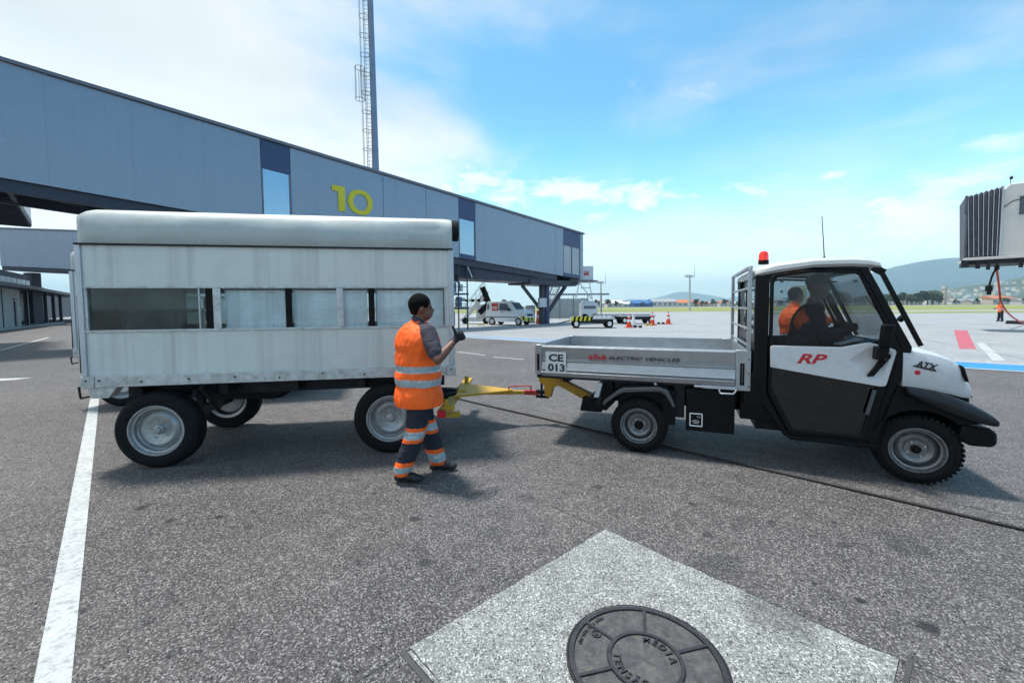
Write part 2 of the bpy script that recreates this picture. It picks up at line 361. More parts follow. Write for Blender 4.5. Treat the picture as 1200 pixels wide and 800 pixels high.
# ------------------------------------------------------------------ ground
def ground_mat(name, c_a, c_b, light, dark, agg=150., bump=.004, stains=(), contrast=1.):
    m, nt, p = nmat(name); L = nt.links
    tc = N(nt, 'ShaderNodeTexCoord'); o = tc.outputs['Object']
    big = N(nt, 'ShaderNodeTexNoise'); big.inputs['Scale'].default_value = .45; big.inputs['Detail'].default_value = 8; big.inputs['Roughness'].default_value = .62; L.new(o, big.inputs['Vector'])
    mx = N(nt, 'ShaderNodeMix', data_type='RGBA'); mr = N(nt, 'ShaderNodeMapRange'); mr.inputs[1].default_value = .35; mr.inputs[2].default_value = .65; L.new(big.outputs['Fac'], mr.inputs[0]); L.new(mr.outputs[0], mx.inputs[0])
    mx.inputs[6].default_value = (*c_a, 1); mx.inputs[7].default_value = (*c_b, 1); out = mx.outputs[2]
    v = N(nt, 'ShaderNodeTexVoronoi'); v.inputs['Scale'].default_value = agg; L.new(o, v.inputs['Vector'])
    # stones: random tone per cell
    sp = N(nt, 'ShaderNodeSeparateColor'); L.new(v.outputs['Color'], sp.inputs[0])
    r1 = N(nt, 'ShaderNodeMapRange'); r1.inputs[1].default_value = .62; r1.inputs[2].default_value = 1.; r1.inputs[4].default_value = .85 * contrast; L.new(sp.outputs[0], r1.inputs[0])
    m1 = N(nt, 'ShaderNodeMix', data_type='RGBA'); L.new(r1.outputs[0], m1.inputs[0]); L.new(out, m1.inputs[6]); m1.inputs[7].default_value = (*light, 1)
    r3 = N(nt, 'ShaderNodeMapRange'); r3.inputs[1].default_value = .66; r3.inputs[2].default_value = 1.; r3.inputs[4].default_value = .9 * contrast; L.new(sp.outputs[1], r3.inputs[0])
    m3 = N(nt, 'ShaderNodeMix', data_type='RGBA'); L.new(r3.outputs[0], m3.inputs[0]); L.new(m1.outputs[2], m3.inputs[6]); m3.inputs[7].default_value = (*dark, 1); out = m3.outputs[2]
    # middle-sized wear
    md = N(nt, 'ShaderNodeTexNoise'); md.inputs['Scale'].default_value = 6; md.inputs['Detail'].default_value = 6; L.new(o, md.inputs['Vector'])
    r4 = N(nt, 'ShaderNodeMapRange'); r4.inputs[1].default_value = .3; r4.inputs[2].default_value = .7; r4.inputs[3].default_value = .82; r4.inputs[4].default_value = 1.16; L.new(md.outputs['Fac'], r4.inputs[0])
    m4 = N(nt, 'ShaderNodeMix', data_type='RGBA', blend_type='MULTIPLY'); m4.inputs[0].default_value = 1; L.new(out, m4.inputs[6]); L.new(r4.outputs[0], m4.inputs[7]); out = m4.outputs[2]
    pt = N(nt, 'ShaderNodeTexNoise'); pt.inputs['Scale'].default_value = 13; pt.inputs['Detail'].default_value = 3; L.new(o, pt.inputs['Vector'])
    pr_ = N(nt, 'ShaderNodeMapRange'); pr_.inputs[1].default_value = .66; pr_.inputs[2].default_value = .74; pr_.inputs[4].default_value = .55; L.new(pt.outputs['Fac'], pr_.inputs[0])
    mp_ = N(nt, 'ShaderNodeMix', data_type='RGBA'); L.new(pr_.outputs[0], mp_.inputs[0]); L.new(out, mp_.inputs[6]); mp_.inputs[7].default_value = (*dark, 1); out = mp_.outputs[2]
    wn = N(nt, 'ShaderNodeTexNoise'); wn.inputs['Scale'].default_value = 9; wn.inputs['Detail'].default_value = 5; L.new(o, wn.inputs['Vector'])
    for (x, y, r, a) in stains:
        d = N(nt, 'ShaderNodeVectorMath', operation='DISTANCE'); d.inputs[1].default_value = (x, y, 0); L.new(o, d.inputs[0])
        ad = N(nt, 'ShaderNodeMath', operation='MULTIPLY_ADD'); L.new(wn.outputs['Fac'], ad.inputs[0]); ad.inputs[1].default_value = r * 1.6; L.new(d.outputs['Value'], ad.inputs[2])
        rr = N(nt, 'ShaderNodeMapRange'); rr.interpolation_type = 'SMOOTHSTEP'; rr.inputs[1].default_value = r * 1.25; rr.inputs[2].default_value = r * 1.9; rr.inputs[3].default_value = a; rr.inputs[4].default_value = 0; L.new(ad.outputs[0], rr.inputs[0])
        ms = N(nt, 'ShaderNodeMix', data_type='RGBA'); L.new(rr.outputs[0], ms.inputs[0]); L.new(out, ms.inputs[6]); ms.inputs[7].default_value = (.012, .012, .014, 1); out = ms.outputs[2]
    L.new(out, p.inputs['Base Color']); p.inputs['Roughness'].default_value = .68; p.inputs['Specular IOR Level'].default_value = .45
    v2 = N(nt, 'ShaderNodeTexVoronoi', feature='F1'); v2.inputs['Scale'].default_value = agg; L.new(o, v2.inputs['Vector'])
    inv = N(nt, 'ShaderNodeMath', operation='MULTIPLY'); inv.inputs[1].default_value = -1; L.new(v2.outputs['Distance'], inv.inputs[0])
    b = N(nt, 'ShaderNodeBump'); b.inputs['Distance'].default_value = bump; b.inputs['Strength'].default_value = 1; L.new(inv.outputs[0], b.inputs['Height']); L.new(b.outputs[0], p.inputs['Normal'])
    return m
stains = [(-3.0, 3.35, .05, .8), (-2.6, 3.15, .035, .8), (-1.2, 3.6, .04, .7), (-.55, 2.6, .05, .6), (.75, 3.7, .06, .6), (1.45, 3.35, .045, .7), (2.2, 2.75, .05, .6), (2.35, 3.05, .03, .7), (-1.6, 1.9, .04, .5), (-2.3, 2.2, .05, .5), (2.6, 2.75, .16, .35), (2.9, 2.2, .09, .5), (.2, 4.6, .15, .3), (-.3, 3.6, .08, .45), (-1.9, 2.1, .07, .35), (-3.6, 2.6, .12, .35), (1.75, 3.4, .11, .35), (1.87, 2.22, .035, .9), (1.72, 2.36, .02, .85), (2.05, 2.03, .055, .85), (1.35, 2.9, .05, .6), (.95, 3.1, .035, .5), (-2.27, 3.2, .04, .8), (-1.95, 3.05, .05, .6), (-2.05, 3.28, .025, .7), (-.75, 3.15, .05, .75),
          (-3.0, 3.4, .04, .5), (1.25, 2.55, .18, .35), (-1.0, 2.7, .12, .25), (.1, 3.5, .09, .4), (1.9, 3.05, .05, .4), (-2.8, 2.4, .10, .25), (.45, 2.75, .06, .3)]
M['asphalt'] = ground_mat('asphalt', (.066, .060, .060), (.120, .108, .103), (.37, .35, .335), (.013, .012, .013), 128., .008, stains, 1.1)
M['apron'] = ground_mat('apron', (.23, .24, .25), (.31, .315, .315), (.55, .55, .53), (.26, .26, .26), 60., .002, (), .5)
M['slab'] = ground_mat('slab', (.19, .20, .19), (.265, .275, .26), (.62, .63, .60), (.025, .027, .025), 135., .005, ((1.35, 2.12, .2, .45),), 1.)
M['grass'] = mat('grass', (.20, .22, .05), .9, var=.3, scale=.05, dirt=((.26, .23, .08), .6, .03), bump=.05, bscale=3)
M['line_white'] = mat('line_white', (.44, .46, .45), .7, var=.15, scale=5, dirt=((.10, .10, .105), .85, 26), bump=.002, bscale=90)
M['line_blue'] = mat('line_blue', (.02, .22, .55), .7, var=.15, scale=3, dirt=((.15, .2, .26), .6, 3))
M['line_blue_grey'] = mat('line_blue_grey', (.22, .29, .38), .7, var=.12, scale=1)  # paler, greyer blue for the left stretch of the stripe
M['line_red'] = mat('line_red', (.42, .08, .11), .7, var=.15, scale=3, dirt=((.3, .2, .2), .6, 4))
M['joint'] = mat('joint', (.008, .008, .009), .6, var=.3)
M['joint_grey'] = mat('joint_grey', (.06, .06, .06), .8, var=.3)
M['tar'] = mat('tar', (.22, .22, .22), .8, var=.2)

g = MB(); g.quad((-9000, -9000, 0), (9000, -9000, 0), (9000, 9300, 0), (-9000, 9300, 0)); structure('ground', g, 'asphalt')
def strip(p, q, wid, z, side=0.):
    """flat strip between p and q (left edge offset by side)"""
    p = Vector((*p, 0)); q = Vector((*q, 0)); d = (q - p).normalized(); n = Vector((-d.y, d.x, 0))
    a = n * (side - wid / 2); b = n * (side + wid / 2)
    return [(p + a)[:2] + (z,), (q + a)[:2] + (z,), (q + b)[:2] + (z,), (p + b)[:2] + (z,)]
# light concrete beyond the blue stripe: half plane
bx0, by0 = 11.4, 11.1; ang = R(-41); ux, uy = math.cos(ang), math.sin(ang); nx, ny = -uy, ux
def onblue(s, t): return (bx0 + ux * s + nx * t, by0 + uy * s + ny * t)
a = MB(); pts = [onblue(-75, .9), onblue(60, .9), (300, -20), (900, 50), (900, 96), (-200, 104), (-200, 90)]
a.add([(*p_, .004) for p_ in pts], [tuple(range(len(pts)))]); structure('apron_concrete', a, 'apron')
b = MB(); b.quad(*[(*onblue(s, t), .008) for s, t in ((-11, -.70), (60, -.70), (60, .72), (-11, .72))]); structure('blue_stripe', b, 'line_blue')
b = MB(); b.quad(*[(*onblue(s, t), .008) for s, t in ((-45, -.70), (-11, -.70), (-11, .72), (-45, .72))]); structure('grey_blue_stripe', b, 'line_blue_grey')
b = MB()
for t in (-.86, .72): b.quad(*[(*onblue(s, tt), .012) for s, tt in ((-45, t), (60, t), (60, t + .14), (-45, t + .14))])
structure('stripe_border_line', b, 'line_white')
b = MB(); b.add([(*p_, .008) for p_ in ((25.8, 24.87), (26.5, 24.8), (15.95, 14.6), (15.5, 14.72))], [(0, 1, 2, 3)]); structure('red_marking', b, 'line_red')
b = MB(); b.add([(*p_, .008) for p_ in ((18.4, 16.86), (18.95, 17.1), (13.5, 11.6), (13.2, 11.65))], [(0, 1, 2, 3)]); structure('short_white_marking', b, 'line_white')
b = MB(); b.add(strip((-1.985 + 1.35, 1.75 - 1.43), (-7.8, 7.9), .118, .004), [(0, 1, 2, 3)]); structure('white_edge_line', b, 'line_white')
for p_, q_ in (((-1.95, 15.1), (-.9, 14.0)), ((-.6, 13.45), (.35, 12.8))):
    b = MB(); b.add(strip(p_, q_, .11, .004), [(0, 1, 2, 3)]); structure('dashed_line', b, 'line_white')
b = MB(); b.add(strip((-20.5, 17.0), (-27, 24.8), .14, .004), [(0, 1, 2, 3)]); structure('left_road_line', b, 'line_white')
b = MB(); b.add([(-12.4, 9.2, .004), (-11.45, 9.75, .004), (-11.35, 10.05, .004), (-12.5, 9.9, .004), (-12.2, 9.7, .004)], [(0, 1, 2, 3, 4)]); structure('painted_arrow', b, 'line_white')
# tar-filled joint running diagonally under the truck, and its thin neighbour
b = MB(); pts = []
for i in range(60):
    t = i / 59; x = -1.2 + 6.4 * t; y = 7.56 - 6.22 * t; wv = .010 * noise.noise(Vector((x * 1.3, 0, 0)))
    pts.append((x + wv, y + wv))
b.tube([(x_, y_, .012) for x_, y_ in pts], .013, 8)
tag(b.build('ground_cable', 'joint', smooth=60), 'long black cable lying straight across the apron beneath the truck', 'cable')
b = MB(); b.add(strip((.1, 6.75), (5.6, 1.25), .008, .004), [(0, 1, 2, 3)]); b.add(strip((.653, 2.965), (-1.6, .9), .006, .003), [(0, 1, 2, 3)]); b.add(strip((.3, 3.34), (3.2, .3), .006, .003), [(0, 1, 2, 3)]); structure('hairline_joint', b, 'joint_grey')
for k in range(6):   # slab joints on the far apron
    b = MB(); y = 15 + k * 9.; b.add(strip((3 + k, y + 12), (60 + k * 8, y - 2 + k * 4), .06, .008), [(0, 1, 2, 3)]); b.add(strip((14 + 9 * k, 11 + k), (40 + 10 * k, 60), .05, .0085), [(0, 1, 2, 3)]); structure('apron_joint', b, 'tar')
# concrete slab with the cover
sc_c = Vector((.60, 1.885)); hs = .775
def sl_pt(a_, b_):
    e1 = Vector((-.738, -.674)); e2 = Vector((.684, -.729))
    return Vector((.653, 2.965)) + e1 * a_ + e2 * b_
b = MB(); q = []
for A, B in (((0, 0), (1.55, 0)), ((1.55, 0), (1.55, 1.56)), ((1.55, 1.56), (0, 1.56)), ((0, 1.56), (0, 0))):
    for i in range(70):
        t = i / 70; p_ = sl_pt(A[0] + (B[0] - A[0]) * t, A[1] + (B[1] - A[1]) * t)
        n_ = noise.noise(Vector((p_.x * 9, p_.y * 9, 0))) * .009 + noise.noise(Vector((p_.x * 31, p_.y * 31, 2))) * .005
        q.append((p_.x + n_, p_.y + n_))
b.prismz(q, -.05, .008); structure('concrete_slab', b, 'slab')
b = MB(); q2 = [sl_pt(1.575, -.012), sl_pt(1.60, -.012), sl_pt(1.60, 1.6), sl_pt(1.575, 1.6)]; b.add([(*p_, .004) for p_ in q2], [(0, 1, 2, 3)])
q2 = [sl_pt(-.05, 1.585), sl_pt(1.6, 1.585), sl_pt(1.6, 1.605), sl_pt(-.05, 1.605)]; b.add([(*p_, .005) for p_ in q2], [(0, 1, 2, 3)]); structure('slab_edge_gap', b, 'joint_grey')
b = MB()
for yy in (0, 1):
    q2 = [sl_pt(1.555, .02), sl_pt(1.573, .02), sl_pt(1.573, 1.5), sl_pt(1.555, 1.5)]
b.add([(*p_, .0075) for p_ in q2], [(0, 1, 2, 3)]); structure('slab_border', b, 'slab')

# manhole cover
mc = thing('manhole_cover', 'round iron access cover with raised ribs and lettering set in the pale concrete slab', 'manhole cover', (.585, 1.825, .008), -58)
b = MB(); b.lathe([(0, .006), (.150, .006), (.318, .006), (.322, .006)], n=64, axis='z'); b.build('plate', 'manhole_iron', mc)
b = MB(); b.lathe([(.318, .003), (.318, .014), (.340, .014), (.340, 0)], n=72, axis='z'); b.lathe([(.150, .004), (.150, .015), (.166, .015), (.166, .004)], n=60, axis='z')
for k in range(6):
    a_ = R(60 * k + 12); c_, s_ = math.cos(a_), math.sin(a_); w_ = .0075
    b.hexa([(c_ * .160 + s_ * w_, s_ * .160 - c_ * w_, .004), (c_ * .322 + s_ * w_, s_ * .322 - c_ * w_, .004), (c_ * .322 - s_ * w_, s_ * .322 + c_ * w_, .004), (c_ * .160 - s_ * w_, s_ * .160 + c_ * w_, .004)],
           [(c_ * .160 + s_ * w_, s_ * .160 - c_ * w_, .0145), (c_ * .322 + s_ * w_, s_ * .322 - c_ * w_, .0145), (c_ * .322 - s_ * w_, s_ * .322 + c_ * w_, .0145), (c_ * .160 - s_ * w_, s_ * .160 + c_ * w_, .0145)])
b.build('raised_ribs', 'manhole_rib', mc, smooth=30)
b = MB(); b.lathe([(.343, .0125), (.352, .0125)], n=72, axis='z'); b.lathe([(.314, .0066), (.3175, .0066)], n=72, axis='z'); b.lathe([(.1665, .0066), (.170, .0066)], n=60, axis='z'); b.build('rim_gap', 'joint', mc, fix=False)
b = MB(); ring = []
for i in range(96):
    a_ = 2 * math.pi * i / 96; rr = .352 + .005 * noise.noise(Vector((math.cos(a_) * 6, math.sin(a_) * 6, 3))) + (.03 * max(0, 1 - abs((math.degrees(a_) - 98 + 180) % 360 - 180) / 9) * (.6 + .4 * math.sin(i * 3)))
    ring.append((rr * math.cos(a_), rr * math.sin(a_)))
b.add([(*p_, .002) for p_ in ring] + [(.338 * math.cos(2 * math.pi * i / 96), .338 * math.sin(2 * math.pi * i / 96), .002) for i in range(96)], [(i, (i + 1) % 96, 96 + (i + 1) % 96, 96 + i) for i in range(96)])
b.build('mortar_gap', 'joint', mc)
def arc_text(s, r, a0, step, size, parent, m='manhole_rib', flip=False, ext=.004, z=.008):
    for i, ch in enumerate(s):
        if ch == ' ': continue
        me = mesh_text(ch, h=size * (1.22 if ch in 'ÉÃ' else 1), ext=ext, bold=.02); me.materials.append(M[m])
        wd = max(v.co.x for v in me.vertices)
        a_ = R(a0 + (step * i if flip else -step * i))
        for v in me.vertices:
            x = v.co.x - wd / 2; y = v.co.y
            if flip: v.co = Vector((math.cos(a_) * (r - y) - math.sin(a_) * x, math.sin(a_) * (r - y) + math.cos(a_) * x, v.co.z))
            else: v.co = Vector((math.cos(a_) * (r + y) + math.sin(a_) * x, math.sin(a_) * (r + y) - math.cos(a_) * x, v.co.z))
        yield me
def join_meshes(name, ml, m, parent, z):
    bm = bmesh.new()
    for me in ml: bm.from_mesh(me)
    me = bpy.data.meshes.new(name); bm.to_mesh(me); bm.free(); me.materials.append(M[m])
    o = bpy.data.objects.new(name, me); col.objects.link(o); o.parent = parent; o.location = (0, 0, z); return o
join_meshes('lettering', list(arc_text('MÉDIA', .106, 128, 18, .034, mc)) + list(arc_text('TENSÃO', .140, 226, 17, .034, mc, flip=True)), 'manhole_rib', mc, .009)
b = MB()
for k in range(22):      # worn, unreadable small relief
    a_ = R(176 + 2.0 * k); c_, s_ = math.cos(a_), math.sin(a_)
    if k % 6 == 5: continue
    b.bar((c_ * .285, s_ * .285, .010), (c_ * (.298 + .003 * (k % 3)), s_ * (.298 + .003 * (k % 3)), .010), .005, .004)
b.build('worn_relief', 'manhole_rib', mc)
b = MB(); ca = R(198); cx_, cy_ = .245 * math.cos(ca), .245 * math.sin(ca); b.lathe([(.018, .004), (.018, .012), (.024, .012), (.024, .004)], (cx_, cy_, 0), 24, 'z'); b.lathe([(0, .011), (.009, .011), (.010, .004)], (cx_, cy_, 0), 16, 'z'); b.build('emblem', 'manhole_rib', mc)

# ------------------------------------------------------------------ far ground, hills
g = MB(); g.add([(-60, 104, .02), (38, 103, .02), (140, 95, .02), (900, 90, .02), (900, 330, .02), (300, 345, .02), (-60, 420, .02)], [(0, 1, 2, 3, 4, 5, 6)]); structure('grass_field', g, 'grass')
g = MB(); g.add([(40, 68, .02), (900, 55, .02), (900, 78, .02), (40, 81, .02)], [(0, 1, 2, 3)]); structure('grass_strip', g, 'grass')
g = MB(); g.add([(48, 232, .03), (1000, 190, .03), (1000, 225, .03), (48, 262, .03)], [(0, 1, 2, 3)]); structure('runway', g, 'apron')
def hill_mat(name, c1, c2, scale):
    return mat(name, c1, .95, var=.35, scale=scale, dirt=(c2, .8, scale * 4), bump=8., bscale=scale * 6)
M['hill'] = hill_mat('hill', (.009, .043, .062), (.022, .06, .065), .004)  # forest green shifted to blue: distance haze partly put into the colour
M['town_ground'] = hill_mat('town_ground', (.035, .06, .035), (.16, .16, .13), .012)
def ridge(name, prof, Y, depth, m, nseg=90, seed=0):
    """prof: (x, z) of the skyline at distance Y; real terrain with depth"""
    xs = [p_[0] for p_ in prof]; x0, x1 = xs[0], xs[-1]
    def hz(x):
        for (a, b_), (c, d_) in zip(prof, prof[1:]):
            if a <= x <= c:
                t = (x - a) / (c - a); t = t * t * (3 - 2 * t) * .5 + t * .5
                return b_ + (d_ - b_) * t
        return 0
    b = MB(); rows = 26; vs = []
    for j in range(rows + 1):
        v = j / rows; prof_v = math.sin(min(1, v * 1.55) * math.pi / 2) if v < .645 else math.cos((v - .645) / .355 * math.pi / 2)
        for i in range(nseg + 1):
            x = x0 + (x1 - x0) * i / nseg; y = Y - depth * .645 + depth * v
            h = hz(x) * prof_v
            rr = noise.fractal(Vector((x * .0022 + seed, y * .0022, seed)), 1.0, 2.1, 5)
            h = max(-1, h + rr * h * .10 * (1.25 - prof_v) * 2.0 + rr * 4)
            vs.append((x * y / Y if False else x, y, h))
    n = nseg + 1
    b.add(vs, [(j * n + i, j * n + i + 1, (j + 1) * n + i + 1, (j + 1) * n + i) for j in range(rows) for i in range(nseg)])
    return b.build(name, m, kind='structure', smooth=180, fix=False)
ridge('mountain', [(2500, 0), (2900, 110), (3330, 245), (3520, 310), (3700, 362), (3900, 392), (4150, 402), (4500, 385), (4900, 352), (5400, 300), (6200, 280), (7600, 150)], 4000, 2600, 'hill')
ridge('distant_hills', [(1100, 0), (1500, 18), (1900, 55), (2250, 120), (2500, 108), (2720, 140), (2950, 190), (3130, 245), (3300, 225), (3450, 190), (3650, 130), (3830, 85), (4050, 100), (4330, 172), (4550, 140), (4900, 80), (5600, 100), (7000, 40), (8200, 0)], 8000, 2500, 'hill', seed=5)
slope_ = ridge('town_slope', [(700, 0), (900, 4), (1150, 16), (1330, 34), (1500, 60), (1700, 88), (2000, 110), (2500, 120), (3200, 60)], 1350, 700, 'town_ground', seed=9)

# ------------------------------------------------------------------ wheels
def wheel(parent, x, z, y0, r, width, rim_r, rimm, side=-1, lugs=4, tread='block', rot=0., hub=.03, dish=.06, slots=False, dark=False):
    """y0 = outer face; side -1: outer face looks to -y. children: tyre, rim"""
    h = bpy.data.objects.new('wheel', None); col.objects.link(h); h.parent = parent; h.location = (x, y0 - side * -0 , z); h.rotation_euler = (0, 0, rot if side < 0 else rot + math.pi); h.empty_display_size = .2
    W = width
    t = MB(); s_ = .022
    t.lathe([(rim_r - .006, .018), (rim_r + .012, .004), (rim_r + .03, .0), (r - .06, -.006), (r - .03, .004), (r - .008, .022), (r, .04), (r, W - .04), (r - .008, W - .022), (r - .03, W - .004), (rim_r + .03, W), (rim_r, W - .02), (rim_r - .02, W / 2), (rim_r - .006, .018)], n=64)
    if tread == 'block':
        n = 44
        for i in range(n):
            a = 2 * math.pi * i / n; c_, q = math.cos(a), math.sin(a)
            for (w0, w1, off) in ((.006, W * .36, 0), (W * .40, W * .60, .5), (W * .64, W - .006, 0)):
                a2 = a + off * 2 * math.pi / n; c2, q2 = math.cos(a2), math.sin(a2); tx, tz = -q2, c2; hw = math.pi * r / n * .62
                r0, r1 = r - .012, r + .006
                t.hexa([(c2 * r0 + tx * k * hw, w, q2 * r0 + tz * k * hw) for k, w in ((-1, w0), (1, w0), (1, w1), (-1, w1))], [(c2 * r1 + tx * k * hw * .85, w, q2 * r1 + tz * k * hw * .85) for k, w in ((-1, w0 + .004), (1, w0 + .004), (1, w1 - .004), (-1, w1 - .004))])
    else:
        for w_ in (W * .3, W * .5, W * .7): t.lathe([(r + .001, w_ - .012), (r + .005, w_ - .010), (r + .005, w_ + .010), (r + .001, w_ + .012)], n=64)
    for rr in (rim_r + .045, r - .05): t.lathe([(rr - .004, .0), (rr, -.006), (rr + .004, .0)], n=64)
    t.build('tyre', 'rubber', h, smooth=30)
    b = MB()
    b.lathe([(rim_r - .004, .024), (rim_r + .006, .006), (rim_r + .004, -.001), (rim_r - .006, -.001), (rim_r - .014, .012), (rim_r - .020, .03), (rim_r - .034, .034), (rim_r - .038, dish + .02), (rim_r * .80, dish + .03), (rim_r * .72, dish + .006), (rim_r * .60, dish - .012), (rim_r * .46, dish - .004), (rim_r * .40, dish + .006), (0, dish + .006)], n=56)
    b.lathe([(rim_r - .03, W * .5), (rim_r - .04, W - .02), (rim_r - .005, W - .01), (rim_r - .02, W * .5)], n=40)
    b.lathe([(rim_r * .72, dish + .012), (rim_r * .72, W * .62), (0, W * .62)], n=24)
    hb = MB() if dark else b
    if hub: hb.lathe([(hub + .012, dish + .006), (hub + .012, dish - .018), (hub, dish - .022), (hub, dish - .045), (hub - .008, dish - .052), (0, dish - .052)], n=24)
    b.build('rim', rimm, h, smooth=35)
    if dark: hb.build('hub_cap', 'black_plastic', h, smooth=35)
    d = MB()
    for k in range(lugs):
        a = 2 * math.pi * k / lugs + .5; cr = rim_r * .34
        d.cyl((cr * math.cos(a), dish + .006, cr * math.sin(a)), (cr * math.cos(a), dish - .016, cr * math.sin(a)), .009, .008, 6)
    if hub: d.build('lug_nut_ring', 'black_metal' if lugs == 6 else 'light_steel', h)
    if slots:
        e = MB()
        for k in range(6):
            a = 2 * math.pi * (k + .5) / 6; cr = rim_r * .50
            e.cyl((cr * math.cos(a), dish - .009, cr * math.sin(a)), (cr * math.cos(a), dish + .0, cr * math.sin(a)), .013, .013, 10)
        e.build('rim_slots', 'black_metal', h)
    return h

# ------------------------------------------------------------------ the enclosed cart (two of them)
def make_cart(label, loc, rz, group):
    T = thing('passenger_baggage_trailer', label, 'trailer', loc, rz, group)
    S0, S1, W = -.585, 2.965, 1.66
    # side wall with window opening
    b = MB(); b.prism([(S0, .945), (S1, .945), (S1, 2.235), (S0, 2.235)], 0, .035, [[(-.535, 1.400), (2.885, 1.400), (2.885, 1.805), (-.535, 1.805)]]); b.build('side_panel', 'trailer_panel', T, fix=True)
    b = MB(); b.box(S0, S0 + .035, .037, W, .95, 2.235); b.build('rear_wall', 'trailer_panel', T)
    b = MB(); b.box(S1 - .035, S1, .037, W, .95, 2.235); b.build('front_wall', 'trailer_panel', T)
    b = MB(); b.prism([(S0, .945), (S1, .945), (S1, 2.235), (S0, 2.235)], W + .002, W + .035, [[(-.535, 1.400), (2.885, 1.400), (2.885, 1.805), (-.535, 1.805)]]); b.build('side_panel', 'trailer_panel', T)
    b = MB(); b.box(S0 + .04, S1 - .04, .04, W - .002, .93, .949); b.build('floor', 'dark_frame', T)
    # corner posts and trims
    b = MB(); b.box(S0 - .012, S0 + .035, -.018, -.001, .955, 2.232); b.box(S1 - .045, S1 + .012, -.018, -.001, .955, 2.232); b.build_each('corner_post', 'light_steel', T, bevel=.004)
    b = MB()
    b.box(-.55, 2.90, -.012, -.001, 1.806, 1.826); b.box(-.55, 2.90, -.014, -.001, 1.378, 1.398)
    b.box(.575, .645, -.013, -.001, 1.400, 1.805); b.box(1.752, 1.818, -.013, -.001, 1.400, 1.805)
    for s_ in (-.535, .44, 2.872): b.box(s_, s_ + .014, -.008, .012, 1.400, 1.805)
    b.build('window_frame', 'galvanised', T, bevel=.002)
    b = MB()
    for z_ in (1.43, 1.60, 1.77):
        for s_ in (.61, 1.785): b.cyl((s_, -.013, z_), (s_, -.019, z_), .008, .006, 8)
    for s_ in [-.5 + .38 * k for k in range(10)]:
        for z_ in (1.816, 1.388): b.cyl((s_, -.012, z_), (s_, -.018, z_), .008, .006, 8)
    b.build_each('rivet', 'galvanised', T)
    b = MB()
    for s_ in (1.245, 2.07): b.box(s_, s_ + .062, .002, .016, 1.400, 1.805)
    b.box(.50, .575, .004, .016, 1.400, 1.805); b.build_each('window_seal', 'black_plastic', T)
    for s0, s1, m_ in ((-.52, .44, 'glass_trailer_dark'), (.455, .575, 'glass_trailer'), (.645, 1.245, 'glass_trailer'), (1.307, 1.752, 'glass_trailer'), (1.818, 2.07, 'glass_trailer'), (2.132, 2.87, 'glass_trailer')):
        b = MB(); b.box(s0, s1, .018, .022, 1.402, 1.803); b.build('window_pane', m_, T)
    for s0, s1 in ((-.53, 1.1), (1.12, 2.87)):
        b = MB(); b.box(s0, s1, W + .018, W + .022, 1.402, 1.803); b.build('window_pane', 'glass_trailer', T)
    # pale slatted blind behind the panes
    for s0, s1 in ((.66, 1.24), (1.31, 2.05), (2.15, 2.86)):
        b = MB()
        n = 15
        for k in range(n):
            z0 = 1.40 + .385 * k / n; b.hexa([(s0, .051, z0), (s1, .051, z0), (s1, .057, z0), (s0, .057, z0)], [(s0, .060, z0 + .0245), (s1, .060, z0 + .0245), (s1, .066, z0 + .0245), (s0, .066, z0 + .0245)])
        b.build('slatted_blind', 'blind', T)
    b = MB()
    for s_ in (-.42, -.2, .05, .3): b.box(s_, s_ + .03, .3, .34, .95, 1.56)
    b.box(-.5, .45, .28, .34, 1.56, 1.60); b.build_each('luggage_rail', 'galvanised', T)
    # roof
    b = MB()
    def sect(s_, inset=0):
        p_ = [(-.022, 2.236), (-.022, 2.243), (-.028, 2.25), (-.024, 2.40), (-.012, 2.47), (.018, 2.525), (.065, 2.562), (.13, 2.580)]
        q_ = [(W + .035 - y, z) for y, z in reversed(p_)]
        pts_ = p_ + q_
        return [(s_, max(min(y, W + .057 - inset * .5), -.028 + inset * .5) if inset else y, z - (inset * .45 if z > 2.45 else inset * .2 if z > 2.3 else 0)) for y, z in pts_]
    secs = [sect(S0 - .02, .16), sect(S0 + .0, .09), sect(S0 + .05, .03)]
    n = 30
    for i in range(n + 1):
        s_ = S0 + .1 + (S1 - S0 - .18) * i / n; r_ = []
        for (x, y, z) in sect(s_):
            dd = noise.noise(Vector((s_ * 1.3, z * 7, 1.3))) * .03 + (1 - 2 * abs(noise.noise(Vector((s_ * .8, z * 9, 7.7))))) * .012 + noise.noise(Vector((s_ * 5, z * 11, 4))) * .007
            kk = 1 if 2.27 < z < 2.56 and y < .5 else (.35 if z > 2.5 else 0)
            r_.append((x, y + dd * kk, z - abs(dd) * .2 * kk))
        secs.append(r_)
    secs += [sect(S1 - .03, .01), sect(S1 + .0, .03)]
    b.loft(secs); b.build('roof', 'trailer_roof', T, smooth=50)
    b = MB(); b.box(S0 - .01, S1 + .005, -.027, -.002, 2.218, 2.2355); b.build('gutter', 'dark_frame', T)
    b = MB(); r_ = []
    for (y, z) in ((.04, 2.33), (.0, 2.36), (-.02, 2.42), (.0, 2.50), (.05, 2.55), (.12, 2.565)): r_.append((y, z))
    b.prismx(r_ + [(.12, 2.33)], S1 + .001, S1 + .075); b.build('rubber_bumper', 'rubber', T, bevel=.015, smooth=50)
    # bottom frame
    b = MB(); b.box(S0 + .1, S1 - .085, -.03, .04, .845, .951); b.box(S0 - .015, S0 + .098, -.036, .04, .842, .954); b.box(S1 - .083, S1 + .018, -.036, .04, .842, .954)
    b.box(S0 - .012, S0 + .035, .042, W, .85, .945); b.box(S1 - .035, S1 + .015, .042, W, .85, .945); b.box(S0, S1, W + .002, W + .05, .848, .944); b.build('bottom_frame', 'galvanised', T, bevel=.005)
    b = MB()
